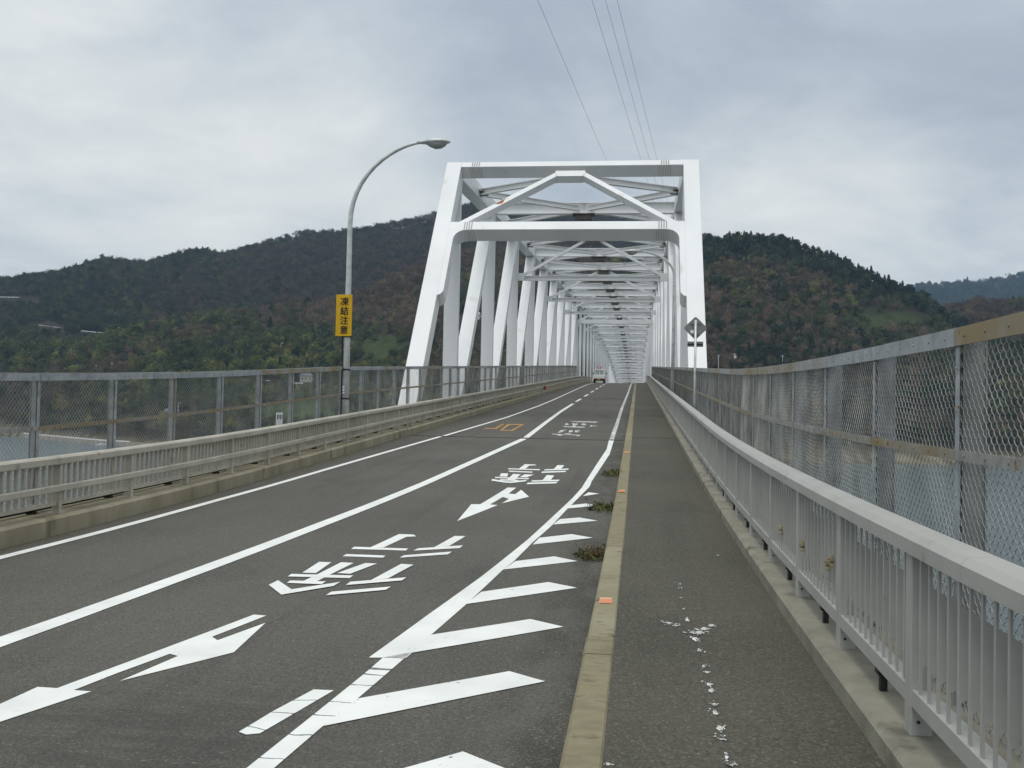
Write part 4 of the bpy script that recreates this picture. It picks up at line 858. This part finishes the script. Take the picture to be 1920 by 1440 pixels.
# red reflector on the guard rail and a round red sign on the bridge far along
t = thing('rail_reflector', 'small red reflector fixed to the left guard rail far along', 'reflector', (-6.67, 71, zp(71)+0.4))
mb = MB(); mb.tube([(-6.66, 71, zp(71)+0.36), (-6.66, 71.03, zp(71)+0.36)], 0.13, 12); build('disc', mb, M['red'], t); mb = MB(); mb.box(-6.70, -6.64, 71.031, 71.06, zp(71)+0.2, zp(71)+0.42); build('bracket', mb, M['joint'], t)
X, Y = -6.45, 168.0; z = zp(Y)
t = thing('round_sign', 'round red and white road sign far along the bridge behind the truck', 'sign', (X, Y, z))
mb = MB(); mb.tube([(X, Y, z), (X, Y, z+2.9)], 0.04, 8); build('post', mb, M['lamp'], t)
mb = MB(); mb.tube([(X, Y-0.06, z+2.6), (X, Y-0.045, z+2.6)], 0.26, 20); build('disc', mb, M['red'], t)
mb = MB(); mb.tube([(X, Y-0.066, z+2.6), (X, Y-0.0605, z+2.6)], 0.15, 20); build('disc_centre', mb, M['sign_white'], t)

# ------------------------------------------------------------------ small white truck driving away
TX, TY = -4.86, 126.0; tz = zp(TY+1.5)-0.1; sl = (zp(TY+2.5)-zp(TY+0.3))/2.2
t = thing('pickup_truck', 'small white pickup truck driving away in the left lane', 'truck', (TX, TY, tz))
def tb(mb, x0, x1, y0, y1, z0, z1, tap=0.0):
    f = lambda y: tz+sl*(y-1.5)
    return mb.hexa([(TX+x0, TY+y0, f(y0)+z0), (TX+x1, TY+y0, f(y0)+z0), (TX+x1, TY+y1, f(y1)+z0), (TX+x0, TY+y1, f(y1)+z0), (TX+x0+tap, TY+y0, f(y0)+z1), (TX+x1-tap, TY+y0, f(y0)+z1), (TX+x1-tap, TY+y1-tap*2, f(y1)+z1), (TX+x0+tap, TY+y1-tap*2, f(y1)+z1)])
mb = MB(); tb(mb, -0.68, 0.68, -0.02, 3.2, 0.30, 0.59); build('chassis', mb, M['tyre'], t)
mb = MB(); tb(mb, -0.70, 0.70, 0, 2.0, 0.60, 0.66); tb(mb, -0.70, 0.70, 0, 0.04, 0.66, 0.95); tb(mb, -0.70, -0.66, 0.04, 2.0, 0.66, 0.95); tb(mb, 0.66, 0.70, 0.04, 2.0, 0.66, 0.95); build('cargo_bed', mb, M['truck'], t)
mb = MB(); tb(mb, -0.70, 0.70, 2.02, 3.25, 0.52, 1.15); tb(mb, -0.70, 0.70, 2.02, 3.25, 1.15, 1.78, 0.07); cab = build('cab', mb, M['truck'], t, bevel=0.02)
mb = MB(); tb(mb, -0.58, 0.58, 2.0, 2.03, 1.12, 1.66); build('rear_window', mb, M['cab_glass'], cab)
mb = MB(); tb(mb, -0.5, -0.46, 1.96, 2.0, 0.95, 1.7); tb(mb, 0.46, 0.5, 1.96, 2.0, 0.95, 1.7); tb(mb, -0.02, 0.02, 1.96, 2.0, 0.95, 1.7); tb(mb, -0.5, 0.5, 1.96, 2.0, 1.7, 1.74); build('load_guard', mb, M['truck'], t)
for sg in (-1, 1):
    for yy in (0.55, 2.75):
        mb = MB(); zz = tz+sl*(yy-1.5)+0.26; mb.tube([(TX+sg*0.72, TY+yy, zz), (TX+sg*0.52, TY+yy, zz)], 0.27, 16); wl = build('wheel', mb, M['tyre'], t)
        mb = MB(); mb.tube([(TX+sg*0.725, TY+yy, zz), (TX+sg*0.66, TY+yy, zz)], 0.15, 12); build('rim', mb, M['pale'], wl)
    mb = MB(); tb(mb, sg*0.58-0.1, sg*0.58+0.1, -0.03, 0.02, 0.44, 0.56); build('tail_light', mb, M['red'], t)
    mb = MB(); tb(mb, sg*0.84-0.06, sg*0.84+0.06, 2.95, 3.05, 1.15, 1.35); tb(mb, min(sg*0.70, sg*0.80), max(sg*0.70, sg*0.80), 2.99, 3.02, 1.22, 1.25); build('mirror', mb, M['black'], cab)
mb = MB(); tb(mb, -0.17, 0.17, -0.035, 0.0, 0.42, 0.58); build('number_plate', mb, M['sign_yellow'], t)

# ------------------------------------------------------------------ weeds and grit along the kerb
def weed(label, x, y, n, spread, h, dry_n):
    z = zp(y)-0.1; t = thing('weed', label, 'weed', (x, y, z), 'weeds along the kerb'); rg = random.Random(int(y*100))
    mb = MB()
    for i in range(n):
        a = rg.random()*6.28; r_ = rg.random()**0.6*spread; bx, by = x+r_*math.cos(a)*0.55, y+r_*math.sin(a); hh = h*rg.uniform(0.3, 1.0)
        tx, ty = bx+rg.gauss(0, 0.06), by+rg.gauss(0, 0.06); zt = z+hh; wd = rg.uniform(0.008, 0.02); ca, sa = math.cos(a+1.5)*wd, math.sin(a+1.5)*wd
        bx = min(bx, KX0-0.012); tx = min(tx, KX0+0.05)
        mx_, my_ = (bx*0.6+tx*0.4), (by*0.6+ty*0.4)
        mb.poly([(bx, by, z), (mx_+ca, my_+sa, z+hh*0.55), (tx, ty, zt*0.98+z*0.02), (mx_-ca, my_-sa, z+hh*0.5)])
        if i % 3 == 0: mb.poly([(bx, by, z+0.004), (bx+ca*3, by+sa*3, z+0.03), (bx+ca*4+sa*1.5, by+sa*4, z+0.02), (bx+sa*2, by-ca, z+0.012)])
    build('leaves', mb, M['weed'], t)
    if dry_n:
        mb = MB()
        for i in range(dry_n):
            a = rg.random()*6.28; bx, by = min(x+rg.gauss(0, spread*0.3), KX0-0.01), y+rg.gauss(0, spread*0.5); hh = h*rg.uniform(0.8, 1.5); tx = min(bx+rg.gauss(0, 0.07), KX0-0.01)
            mb.tube([(bx, by, z), (bx*0.5+tx*0.5+0.01, by+rg.gauss(0, 0.03), z+hh*0.6), (tx, by+rg.gauss(0, 0.06), z+hh)], [0.003, 0.0025, 0.0012], 4)
            for q in range(5):
                f_ = rg.uniform(0.3, 1); px_, py_, pz_ = bx+(tx-bx)*f_, by, z+hh*f_; mb.poly([(px_, py_, pz_), (px_+rg.gauss(0, .025), py_+rg.gauss(0, .025), pz_+.012), (px_+rg.gauss(0, .02), py_+rg.gauss(0, .02), pz_-.01)])
        build('dry_stems', mb, M['dry'], t)
weed('scraggly weed with dry brown stems at the kerb, nearest of three', -0.45, 10.6, 130, 0.32, 0.10, 26)
weed('flat green weed tuft at the kerb, middle of three', -0.44, 14.5, 150, 0.42, 0.12, 6)
weed('small dark weed tuft at the kerb, farthest of three', -0.42, 19.2, 110, 0.42, 0.15, 0)
mb = MB(); rg = random.Random(5)
for i in range(2200):
    y = abs(rg.gauss(0, 1)); y = rg.choice((rg.uniform(4, 27), rg.uniform(9, 19)))
    x = KX0-0.01-abs(rg.gauss(0, 0.16)); z = zroad(y)-0.1; s_ = rg.uniform(0.002, 0.007)*(1.6 if rg.random() < 0.06 else 1)
    p = [(x+s_*rg.uniform(.6, 1.3)*math.cos(q*1.57+.4), y+s_*rg.uniform(.6, 1.3)*math.sin(q*1.57+.4), z-0.001) for q in range(4)]+[(x, y, z+s_*rg.uniform(.6, 1.2))]
    n = len(mb.v); mb.v += p; mb.f += [(n, n+1, n+4), (n+1, n+2, n+4), (n+2, n+3, n+4), (n+3, n, n+4)]
gr = build('gravel', mb, M['stone']); tag(gr, 'loose grit and small stones in the gutter by the kerb', 'gravel', kind='stuff')

# ------------------------------------------------------------------ overhead power lines crossing the strait
D = Vector((0.09, 0.995, -0.03))
WL = ['leftmost and most separate of the four thin power lines overhead', 'second thin power line from the left overhead', 'third thin power line from the left overhead', 'rightmost of the four thin power lines overhead']
for i, (az, lab) in enumerate(zip((-0.1082, -0.0526, -0.0390, -0.0271), WL)):
    p = polar(az, 150, 0.421*150+1.6); mb = MB()
    mb.tube([p+D*q+Vector((0, 0, ((q-30)/330)**2*3.0)) for q in range(-180, 721, 30)], 0.024, 5); tag(build('power_line', mb, M['joint']), lab, 'power line', 'power lines overhead')

# ------------------------------------------------------------------ things on the far shore
def guardrail_far(label, a0, e0, a1, e1, h=1.6):
    pts = []
    for i in range(9):
        f_ = i/8; az = a0+(a1-a0)*f_; el = e0+(e1-e0)*f_; pts.append((az, el))
    P = [hit(*p)[0] for p in pts]; rs = [v_.xy.length for v_ in P]; rm = sum(rs)/len(rs)
    P = [polar(a, rm, 1.6+e_*rm) for (a, e_) in pts]
    t = thing('road_barrier', label, 'barrier', P[0])
    for a, b in zip(P, P[1:]):
        d = (b-a).normalized(); n_ = d.cross(Z_AX).normalized(); mb = MB(); mb.beam(a, b, n_, Z_AX, 0.3, h*0.55); build('rail', mb, M['pale'], t)
        mb = MB(); mb.beam(a-Z_AX*3.0, a, n_, d, 0.25, 0.25); build('post', mb, M['pale'], t)
    return t
guardrail_far('white road barrier high on the left hillside', -0.608, 0.0930, -0.5771, 0.0945, 2.2)
guardrail_far('short white barrier low on the left hillside, left of its pair', -0.575, 0.0695, -0.5564, 0.0678, 2.0)
guardrail_far('short white barrier low on the left hillside, right of its pair', -0.5396, 0.0662, -0.520, 0.0650, 2.0)
guardrail_far('white coast road barrier seen through the fence left of the lamp', -0.3743, 0.0249, -0.3625, 0.0240, 1.8)
guardrail_far('white coast road barrier below the grey house seen through the fence', -0.346, 0.0232, -0.313, 0.0215, 1.8)
def house(label, az, el, w_, d_, h_, roof=2.5):
    p, r_ = hit(az, el); t = thing('house', label, 'house', p); f_ = Vector((-math.sin(az), -math.cos(az), 0)); s_ = Vector((f_.y, -f_.x, 0))
    def bx_(mb, u0, u1, v0, v1, z0, z1):
        c = [p+s_*u+f_*v for u, v in ((u0, v0), (u1, v0), (u1, v1), (u0, v1))]; return mb.hexa([q+Z_AX*z0 for q in c]+[q+Z_AX*z1 for q in c])
    mb = MB(); bx_(mb, -w_/2, w_/2, -d_/2, d_/2, -6, h_); build('wall', mb, M['house_wall'], t)
    mb = MB(); c = [p+s_*u+f_*v+Z_AX*h_ for u, v in ((-w_/2-.6, -d_/2-.6), (w_/2+.6, -d_/2-.6), (w_/2+.6, d_/2+.6), (-w_/2-.6, d_/2+.6))]; rd = [p+s_*(-w_/2*.7)+Z_AX*(h_+roof), p+s_*(w_/2*.7)+Z_AX*(h_+roof)]
    n = 0; mb.v = [tuple(q) for q in c+rd]; mb.f = [(3, 2, 1, 0), (0, 1, 5, 4), (2, 3, 4, 5), (1, 2, 5), (3, 0, 4)]; build('roof', mb, M['house_roof'], t)
    for q in (-0.3, 0.05, 0.33):
        mb = MB(); bx_(mb, w_*q-0.7, w_*q+0.7, d_/2, d_/2+0.06, 0.9, 2.2); wi = build('window', mb, M['glass'], t)
        mb = MB(); bx_(mb, w_*q-0.85, w_*q+0.85, d_/2+0.0, d_/2+0.12, 0.75, 0.9); build('sill', mb, M['pale'], wi)
    return t
house('grey roofed house above the coast road seen through the fence', -0.3322, 0.0255, 11, 8, 4.5)
house('small shed below the coast road seen through the fence', -0.331, 0.016, 6, 5, 2.6, 1.2)
house('small house at the waterside behind the left fence', -0.46, -0.012, 9, 7, 3.5)
house('low house on the shore behind the right chain link fence', 0.235, -0.012, 10, 7, 3.4)
house('brown shed on the slope behind the left fence', -0.362, 0.006, 7, 5, 3.0, 1.6)
def pole_far(label, az, el, h_, lampy=False, box_=False):
    p, r_ = hit(az, el); t = thing('utility_pole', label, 'utility pole', p-Z_AX*1.0); mb = MB(); mb.tube([p-Z_AX, p+Z_AX*h_], [0.26, 0.17], 8); build('pole', mb, M['pale'], t)
    s_ = Vector((math.cos(az), -math.sin(az), 0))
    if lampy: mb = MB(); mb.tube([p+Z_AX*h_, p+Z_AX*(h_+.3)+s_*1.6], 0.12, 6); mb.tube([p+Z_AX*(h_-.25)+s_*1.7, p+Z_AX*(h_+.5)+s_*1.7], [0.3, 0.45], 8); build('lamp_head', mb, M['sign_white'], t)
    else:
        for q in (0.3, 1.3): mb = MB(); mb.beam(p+Z_AX*(h_-q)-s_*1.3, p+Z_AX*(h_-q)+s_*1.3, Z_AX, s_.cross(Z_AX), 0.16, 0.16); build('cross_arm', mb, M['pale'], t)
    if box_: mb = MB(); mb.tube([p+Z_AX*(h_-4)+s_*0.9, p+Z_AX*(h_-2)+s_*0.9], 0.75, 10); build('transformer', mb, M['pale'], t)
pole_far('white pole with a lamp on the left hillside', -0.3574, 0.051, 11, True)
pole_far('thin pole above the left fence, left of the pair', -0.5258, 0.026, 9)
pole_far('thin pole above the left fence, right of the pair', -0.5121, 0.026, 12)
pole_far('utility pole right beside the right bridge leg', 0.0796, 0.0405, 16)
pole_far('utility pole with a pale transformer right of the bridge', 0.0950, 0.040, 18, False, True)
pole_far('utility pole at the hill foot, rightmost of three', 0.1410, 0.0425, 15)
pole_far('lamp pole by the water seen through the left fence', -0.452, -0.010, 9, True)
pole_far('pole by the shore behind the left fence', -0.415, -0.012, 11)
pole_far('pole with cross arms just left of the bridge leg', -0.219, 0.036, 7)
# sea wall with its white parapet on the left shore
t = thing('sea_wall', 'pale concrete sea wall along the left shore', 'sea wall', polar(-0.57, float(shore(-0.57)), WATER))
for i in range(22):
    a0, a1 = -0.585+i*0.0075, -0.585+(i+1)*0.0075; A, B = polar(a0, float(shore(a0))-2, 0), polar(a1, float(shore(a1))-2, 0); d = (B-A).normalized(); n_ = d.cross(Z_AX)
    mb = MB(); mb.beam(A+Z_AX*(WATER+1.2), B+Z_AX*(WATER+1.2), n_, Z_AX, 3.0, 4.6); build('wall_block', mb, M['quay'], t)
    if i < 12: mb = MB(); mb.beam(A+Z_AX*(WATER+4.0)-n_*0.8, B+Z_AX*(WATER+4.0)-n_*0.8, n_, Z_AX, 0.4, 0.9); build('parapet', mb, M['pale'], t)
def boat(label, az, dr, ang, ln):
    r_ = float(shore(az))-dr; p = polar(az, r_, WATER); t = thing('boat', label, 'boat', p); d = Vector((math.cos(ang), math.sin(ang), 0)); s_ = Vector((-d.y, d.x, 0)); mb = MB()
    sec = [(-0.5, 0.16, 0.0), (-0.2, 0.2, 0.0), (0.2, 0.18, 0.02), (0.42, 0.09, 0.06), (0.5, 0.01, 0.09)]; k = 4
    for (u_, hw, lift) in sec:
        c = p+d*u_*ln; mb.v += [tuple(c-s_*hw*ln+Z_AX*(1.3+lift*ln)), tuple(c-s_*hw*ln*0.7-Z_AX*0.3), tuple(c+s_*hw*ln*0.7-Z_AX*0.3), tuple(c+s_*hw*ln+Z_AX*(1.3+lift*ln))]
    for i in range(4):
        for j in range(4): a = i*k+j; b = i*k+(j+1) % k; mb.f.append((a, b, b+k, a+k))
    mb.f += [(3, 2, 1, 0)]; build('hull', mb, M['sign_white'], t)
    mb = MB(); c = p-d*ln*0.12; mb.beam(c+Z_AX*1.3, c+Z_AX*3.2, d, s_, ln*0.24, ln*0.22); build('cabin', mb, M['sign_white'], t)
    mb = MB(); mb.beam(c+Z_AX*2.3, c+Z_AX*2.9, d, s_, ln*0.25, ln*0.225); build('window', mb, M['glass'], t)
boat('small white boat moored by the sea wall on the left', -0.5188, 10, 0.5, 9)

# ------------------------------------------------------------------ woodland
def leaf_cloud(n, seed, shape, size):
    """n small leaf clumps (triangles) spread through a crown of the given shape; unit height"""
    rg = np.random.default_rng(seed); V = []; 
    if shape == 'conifer':
        z = rg.random(n)**0.8; rad = (1-z)*0.26*(0.55+0.45*np.abs(np.sin(z*26)))+0.015; a = rg.random(n)*6.283; rr_ = rad*np.sqrt(rg.random(n)*0.7+0.3)
        c = np.stack([rr_*np.cos(a), rr_*np.sin(a), 0.12+z*0.88], -1)
    elif shape == 'pine':
        lobes = [(0, 0, .84, .17), (.13, .05, .68, .17), (-.14, .06, .63, .16), (.04, -.15, .54, .18), (-.08, -.1, .76, .15), (.16, -.06, .44, .13)]
        k = rg.integers(0, len(lobes), n); d = rg.normal(size=(n, 3)); d /= np.linalg.norm(d, axis=1, keepdims=True); L_ = np.array(lobes)[k]
        c = L_[:, :3]+d*L_[:, 3:]*np.array([1, 1, .65])*(rg.random((n, 1))**.4)
    else:
        nl = 9; ctr = rg.normal(size=(nl, 3))*np.array([.20, .20, .15])+np.array([0, 0, .60]); rad = rg.uniform(.15, .27, nl)
        k = rg.integers(0, nl, n); d = rg.normal(size=(n, 3)); d /= np.linalg.norm(d, axis=1, keepdims=True)
        c = ctr[k]+d*rad[k][:, None]*(rg.random((n, 1))**(.45 if shape == 'broad' else .7)); c[:, 2] = np.clip(c[:, 2], .1, 1.05)
    e1 = rg.normal(size=(n, 3)); e2 = rg.normal(size=(n, 3)); e1 /= np.linalg.norm(e1, axis=1, keepdims=True); e2 /= np.linalg.norm(e2, axis=1, keepdims=True)
    if shape == 'bare': e1 = e1*np.array([.6, .6, 1.5]); e2 = e2*.22
    s_ = size*(.6+.8*rg.random((n, 1)))
    tri = np.stack([c-e1*s_, c+e1*s_*.6+e2*s_*.8, c+e1*s_*.5-e2*s_*.8], 1)
    return tri.reshape(-1, 3), np.arange(3*n).reshape(-1, 3)
def trunk_arrays(h, r0, r1, seg=5):
    a = np.arange(seg)/seg*6.283; v = np.concatenate([np.stack([r0*np.cos(a), r0*np.sin(a), a*0], -1), np.stack([r1*np.cos(a), r1*np.sin(a), a*0+h], -1)])
    f = np.array([[i, (i+1) % seg, seg+(i+1) % seg] for i in range(seg)]+[[i, seg+(i+1) % seg, seg+i] for i in range(seg)]); return v, f
def mat_leaf(name, attr=True, col=(0.05, 0.05, 0.03)):
    m = bpy.data.materials.new(name); m.use_nodes = True; t = m.node_tree; nn = t.nodes; ll = t.links; b = nn['Principled BSDF']
    b.inputs['Roughness'].default_value = 0.9; b.inputs['Specular IOR Level'].default_value = 0.08
    if attr:
        a = nn.new('ShaderNodeAttribute'); a.attribute_type = 'INSTANCER'; a.attribute_name = 'tcol'; src = a.outputs['Color']
    else:
        a = nn.new('ShaderNodeRGB'); a.outputs[0].default_value = (*col, 1); src = a.outputs[0]
    g = nn.new('ShaderNodeNewGeometry'); n = nn.new('ShaderNodeTexNoise'); n.inputs['Scale'].default_value = 0.45; n.inputs['Detail'].default_value = 3; ll.new(g.outputs['Position'], n.inputs['Vector'])
    mr = nn.new('ShaderNodeMapRange'); ll.new(n.outputs['Fac'], mr.inputs[0]); mr.inputs[1].default_value = .3; mr.inputs[2].default_value = .7; mr.inputs[3].default_value = .65; mr.inputs[4].default_value = 1.4
    s_ = nn.new('ShaderNodeVectorMath'); s_.operation = 'SCALE'; ll.new(src, s_.inputs[0]); ll.new(mr.outputs[0], s_.inputs['Scale']); ll.new(s_.outputs[0], b.inputs['Base Color']); return m
LEAF = mat_leaf('foliage')
protos = bpy.data.collections.new('tree_kinds')
for i, (shape, n, size) in enumerate((('broad', 420, .052), ('broad', 420, .055), ('bare', 760, .062), ('bare', 760, .058), ('conifer', 380, .048), ('pine', 420, .045))):
    v_, f_ = leaf_cloud(n, 40+i, shape, size); tv, tf = trunk_arrays(.45 if shape != 'conifer' else .9, .018, .008)
    me = mesh_arrays('tree_kind', np.concatenate([v_, tv]), np.concatenate([f_, tf+len(v_)]), LEAF)
    o = bpy.data.objects.new('tree_kind_%d' % i, me); protos.objects.link(o)

def scatter(n, r0, r1, a0, a1, seed, minel=None):
    rg = np.random.default_rng(seed); az = a0+(a1-a0)*rg.random(n); r = np.sqrt(r0*r0+(r1*r1-r0*r0)*rg.random(n))
    return az, r
# running maximum of elevation along each bearing: keep only slopes that face the strait
ELG = (HH-1.6)/RG; RUN = np.maximum.accumulate(ELG, axis=1)
def visible(az, r, h, margin):
    ia = np.clip(((az-AZ[0])/(AZ[1]-AZ[0])).astype(int), 0, na-1); ir = np.clip(np.searchsorted(RR, r)-1, 0, nr-1)
    return (h+margin-1.6)/r > RUN[ia, np.maximum(ir-1, 0)]
# strips kept clear of trees below the hillside roads and in front of the houses
CLEAR = [(-0.612, -0.573, 0.0930, 0.0945), (-0.578, -0.553, 0.0695, 0.0678), (-0.543, -0.517, 0.0662, 0.0650), (-0.378, -0.358, 0.0249, 0.0240), (-0.350, -0.309, 0.0232, 0.0215), (-0.342, -0.322, 0.0290, 0.0290), (-0.362, -0.353, 0.058, 0.058)]
PTS = []; COLS = []; KIND = []; SCL = []
def plant(n, r0, r1, seed, size, margin=9, a0=-0.80, a1=0.62):
    az, r = scatter(n, r0, r1, a0, a1, seed); h, lay = terrain(az, r); el = (h-1.6)/r; rg = np.random.default_rng(seed+1)
    s0 = shore(az); ok = (r > s0+22) & visible(az, r, h, margin) & (h > WATER+1)
    for (c0, c1, e0, e1) in CLEAR: ok &= ~((az > c0) & (az < c1) & (el > np.interp(az, (c0, c1), (e0, e1))-0.0085) & (el < np.interp(az, (c0, c1), (e0, e1))+0.0008))
    gmk = grass_mask(az, el); ok &= rg.random(n) > gmk*1.06
    flat = (r < s0+95) & (rg.random(n) < 0.55); ok &= ~flat
    az, r, h, lay, el = az[ok], r[ok], h[ok], lay[ok], el[ok]; m = len(az); x, y = r*np.sin(az), r*np.cos(az)
    f1 = fbm(x/140, y/140, 4, 1); f2 = fbm(x/60+9, y/60, 3, 3); f3 = fbm(x/200+3, y/200+8, 3, 4)
    relh = el; crest = el/np.interp(az, RIDGE['right'][0], RIDGE['right'][1])
    brown = np.clip((f1-0.5)*4+0.5, 0, 1)
    brown = np.where(lay == 2, np.clip(brown*0.6+0.55-np.clip((crest-0.80)/0.07, 0, 1)*1.3-np.clip((az-0.17)/0.06, 0, 1)*0.35, 0, 1), brown)
    brown = np.where(lay == 0, np.clip(brown*0.7+np.clip((az+0.42)/0.15, -.5, .5)*0.9+0.15, 0, 1), brown)
    brown = np.where(lay == 1, np.clip(brown*0.9+np.clip((relh-0.06)/0.06, -.35, .35), 0, 1), brown)
    brown = np.where(lay == 4, brown*0.4, brown)
    isb = rg.random(m) < brown
    con = (~isb) & ((rg.random(m) < np.where((lay == 2) & (crest > 0.82), 0.8, np.where(lay < 2, 0.04, 0.22))) | ((f3 > 0.62) & (lay >= 2)))
    kind = np.where(isb, rg.integers(2, 4, m), np.where(con, np.where(rg.random(m) < 0.35, 4, 5), rg.integers(0, 2, m)))
    c = np.zeros((m, 3)); v1 = rg.random((m, 1))
    c[isb] = (np.array([.118, .082, .052])*(1-v1)+np.array([.080, .066, .050])*v1)[isb]
    yel = (~isb) & (~con) & (rg.random(m) < 0.30*(f2 > 0.5))
    c[~isb] = (np.array([.042, .056, .024])*(1-v1)+np.array([.070, .078, .032])*v1)[~isb]; c[con] = (np.array([.022, .036, .020])*(1-v1)+np.array([.034, .046, .024])*v1)[con]
    c[yel] = (np.array([.095, .105, .032])*(1-v1)+np.array([.13, .125, .04])*v1)[yel]
    c *= (0.55+0.85*rg.random((m, 1)))*np.array([0.85, 1.45, 1.5, 1.3, 0.5])[lay][:, None]
    s_ = size*(0.65+0.7*rg.random(m))*np.where(con, 1.25, 1.0)
    PTS.append(np.stack([x, y, h-0.13*s_], -1)); COLS.append(c); KIND.append(kind); SCL.append(s_)
plant(38000, 690, 1450, 11, 10.5)
plant(30000, 1400, 2050, 21, 12.5)
plant(9000, 3000, 4500, 31, 24, 18, 0.15, 0.55)
P = np.concatenate(PTS); C_ = np.concatenate(COLS); K_ = np.concatenate(KIND); S_ = np.concatenate(SCL); print('trees', len(P))
me = bpy.data.meshes.new('woodland'); me.vertices.add(len(P)); me.vertices.foreach_set('co', P.astype(np.float32).ravel())
def attr(name, typ, arr, key):
    a = me.attributes.new(name, typ, 'POINT'); a.data.foreach_set(key, arr.ravel())
attr('tcol', 'FLOAT_VECTOR', C_.astype(np.float32), 'vector'); attr('kind', 'INT', K_.astype(np.int32), 'value')
asp = RNG.uniform(.85, 1.2, len(P)); attr('tscale', 'FLOAT_VECTOR', np.stack([S_*asp, S_*asp, S_], -1).astype(np.float32), 'vector')
attr('trot', 'FLOAT_VECTOR', np.stack([S_*0, S_*0, RNG.random(len(P))*6.283], -1).astype(np.float32), 'vector')
wood = from_mesh('woodland', me); tag(wood, 'bare brown and dark evergreen woodland covering the hills', 'woodland', kind='stuff')
ng = bpy.data.node_groups.new('woodland', 'GeometryNodeTree'); ng.interface.new_socket('Geometry', in_out='INPUT', socket_type='NodeSocketGeometry'); ng.interface.new_socket('Geometry', in_out='OUTPUT', socket_type='NodeSocketGeometry')
gi = ng.nodes.new('NodeGroupInput'); go = ng.nodes.new('NodeGroupOutput'); mp = ng.nodes.new('GeometryNodeMeshToPoints'); ip = ng.nodes.new('GeometryNodeInstanceOnPoints'); ci = ng.nodes.new('GeometryNodeCollectionInfo')
ci.inputs['Collection'].default_value = protos; ci.inputs['Separate Children'].default_value = True; ci.inputs['Reset Children'].default_value = True
def na_(name, typ): n = ng.nodes.new('GeometryNodeInputNamedAttribute'); n.data_type = typ; n.inputs['Name'].default_value = name; return n.outputs['Attribute']
ng.links.new(gi.outputs[0], mp.inputs['Mesh']); ng.links.new(mp.outputs[0], ip.inputs['Points']); ng.links.new(ci.outputs[0], ip.inputs['Instance']); ip.inputs['Pick Instance'].default_value = True
ng.links.new(na_('kind', 'INT'), ip.inputs['Instance Index']); ng.links.new(na_('tscale', 'FLOAT_VECTOR'), ip.inputs['Scale'])
er = ng.nodes.new('FunctionNodeEulerToRotation'); ng.links.new(na_('trot', 'FLOAT_VECTOR'), er.inputs[0]); ng.links.new(er.outputs[0], ip.inputs['Rotation'])
ng.links.new(ip.outputs[0], go.inputs[0]); md = wood.modifiers.new('woodland', 'NODES'); md.node_group = ng

# conifers that stand out one by one along the right-hand ridge
DARK = mat_leaf('conifer needles', False, (0.026, 0.040, 0.022)); BARK = mat('bark', (0.06, 0.045, 0.032), 0.95, 0, 0.2, 2)
kinds = []
for i, (shape, n) in enumerate((('pine', 800), ('pine', 900), ('conifer', 650))):
    v_, f_ = leaf_cloud(n, 90+i, shape, .042 if shape == 'conifer' else .04); tv, tf = trunk_arrays(.85, .02, .006, 6)
    kinds.append((mesh_arrays('crown', v_, f_, DARK), mesh_arrays('trunk', tv, tf, BARK)))
rg = random.Random(3); az = 0.066; k = 0
aa, ee, rr_, _, _ = RIDGE['right']
while az < 0.262:
    r_ = rr_-rg.uniform(0, 26); h = float(terrain(np.array([az]), np.array([r_]))[0][0]); s_ = rg.uniform(12, 18)*(1.2 if rg.random() < .15 else 1); p = polar(az, r_, h-0.5)
    t = thing('pine_tree', 'dark conifer standing on the ridge line of the right hill', 'tree', p, 'conifers along the right ridge'); c, q = kinds[k % 3]
    for nm, me in (('crown', c), ('trunk', q)):
        o = from_mesh(nm, me, t, p); wd = rg.uniform(.85, 1.25); o.scale = (s_*wd, s_*wd, s_)
    az += rg.uniform(0.0026, 0.0062); k += 1

# ------------------------------------------------------------------ haze between the deck and the far hills
mb = MB(); mb.box(-6500, 6500, -2500, 6500, WATER-8, 640); hz = build('haze', mb, M['pale'])
m = bpy.data.materials.new('haze air'); m.use_nodes = True; t = m.node_tree; t.nodes.clear(); o_ = t.nodes.new('ShaderNodeOutputMaterial'); pv = t.nodes.new('ShaderNodeVolumePrincipled')
pv.inputs['Color'].default_value = (0.50, 0.74, 1.0, 1); pv.inputs['Density'].default_value = 0.00008; pv.inputs['Anisotropy'].default_value = 0.2
t.links.new(pv.outputs[0], o_.inputs['Volume']); hz.data.materials.clear(); hz.data.materials.append(m); tag(hz, 'thin pale haze hanging over the strait', 'haze', kind='stuff')
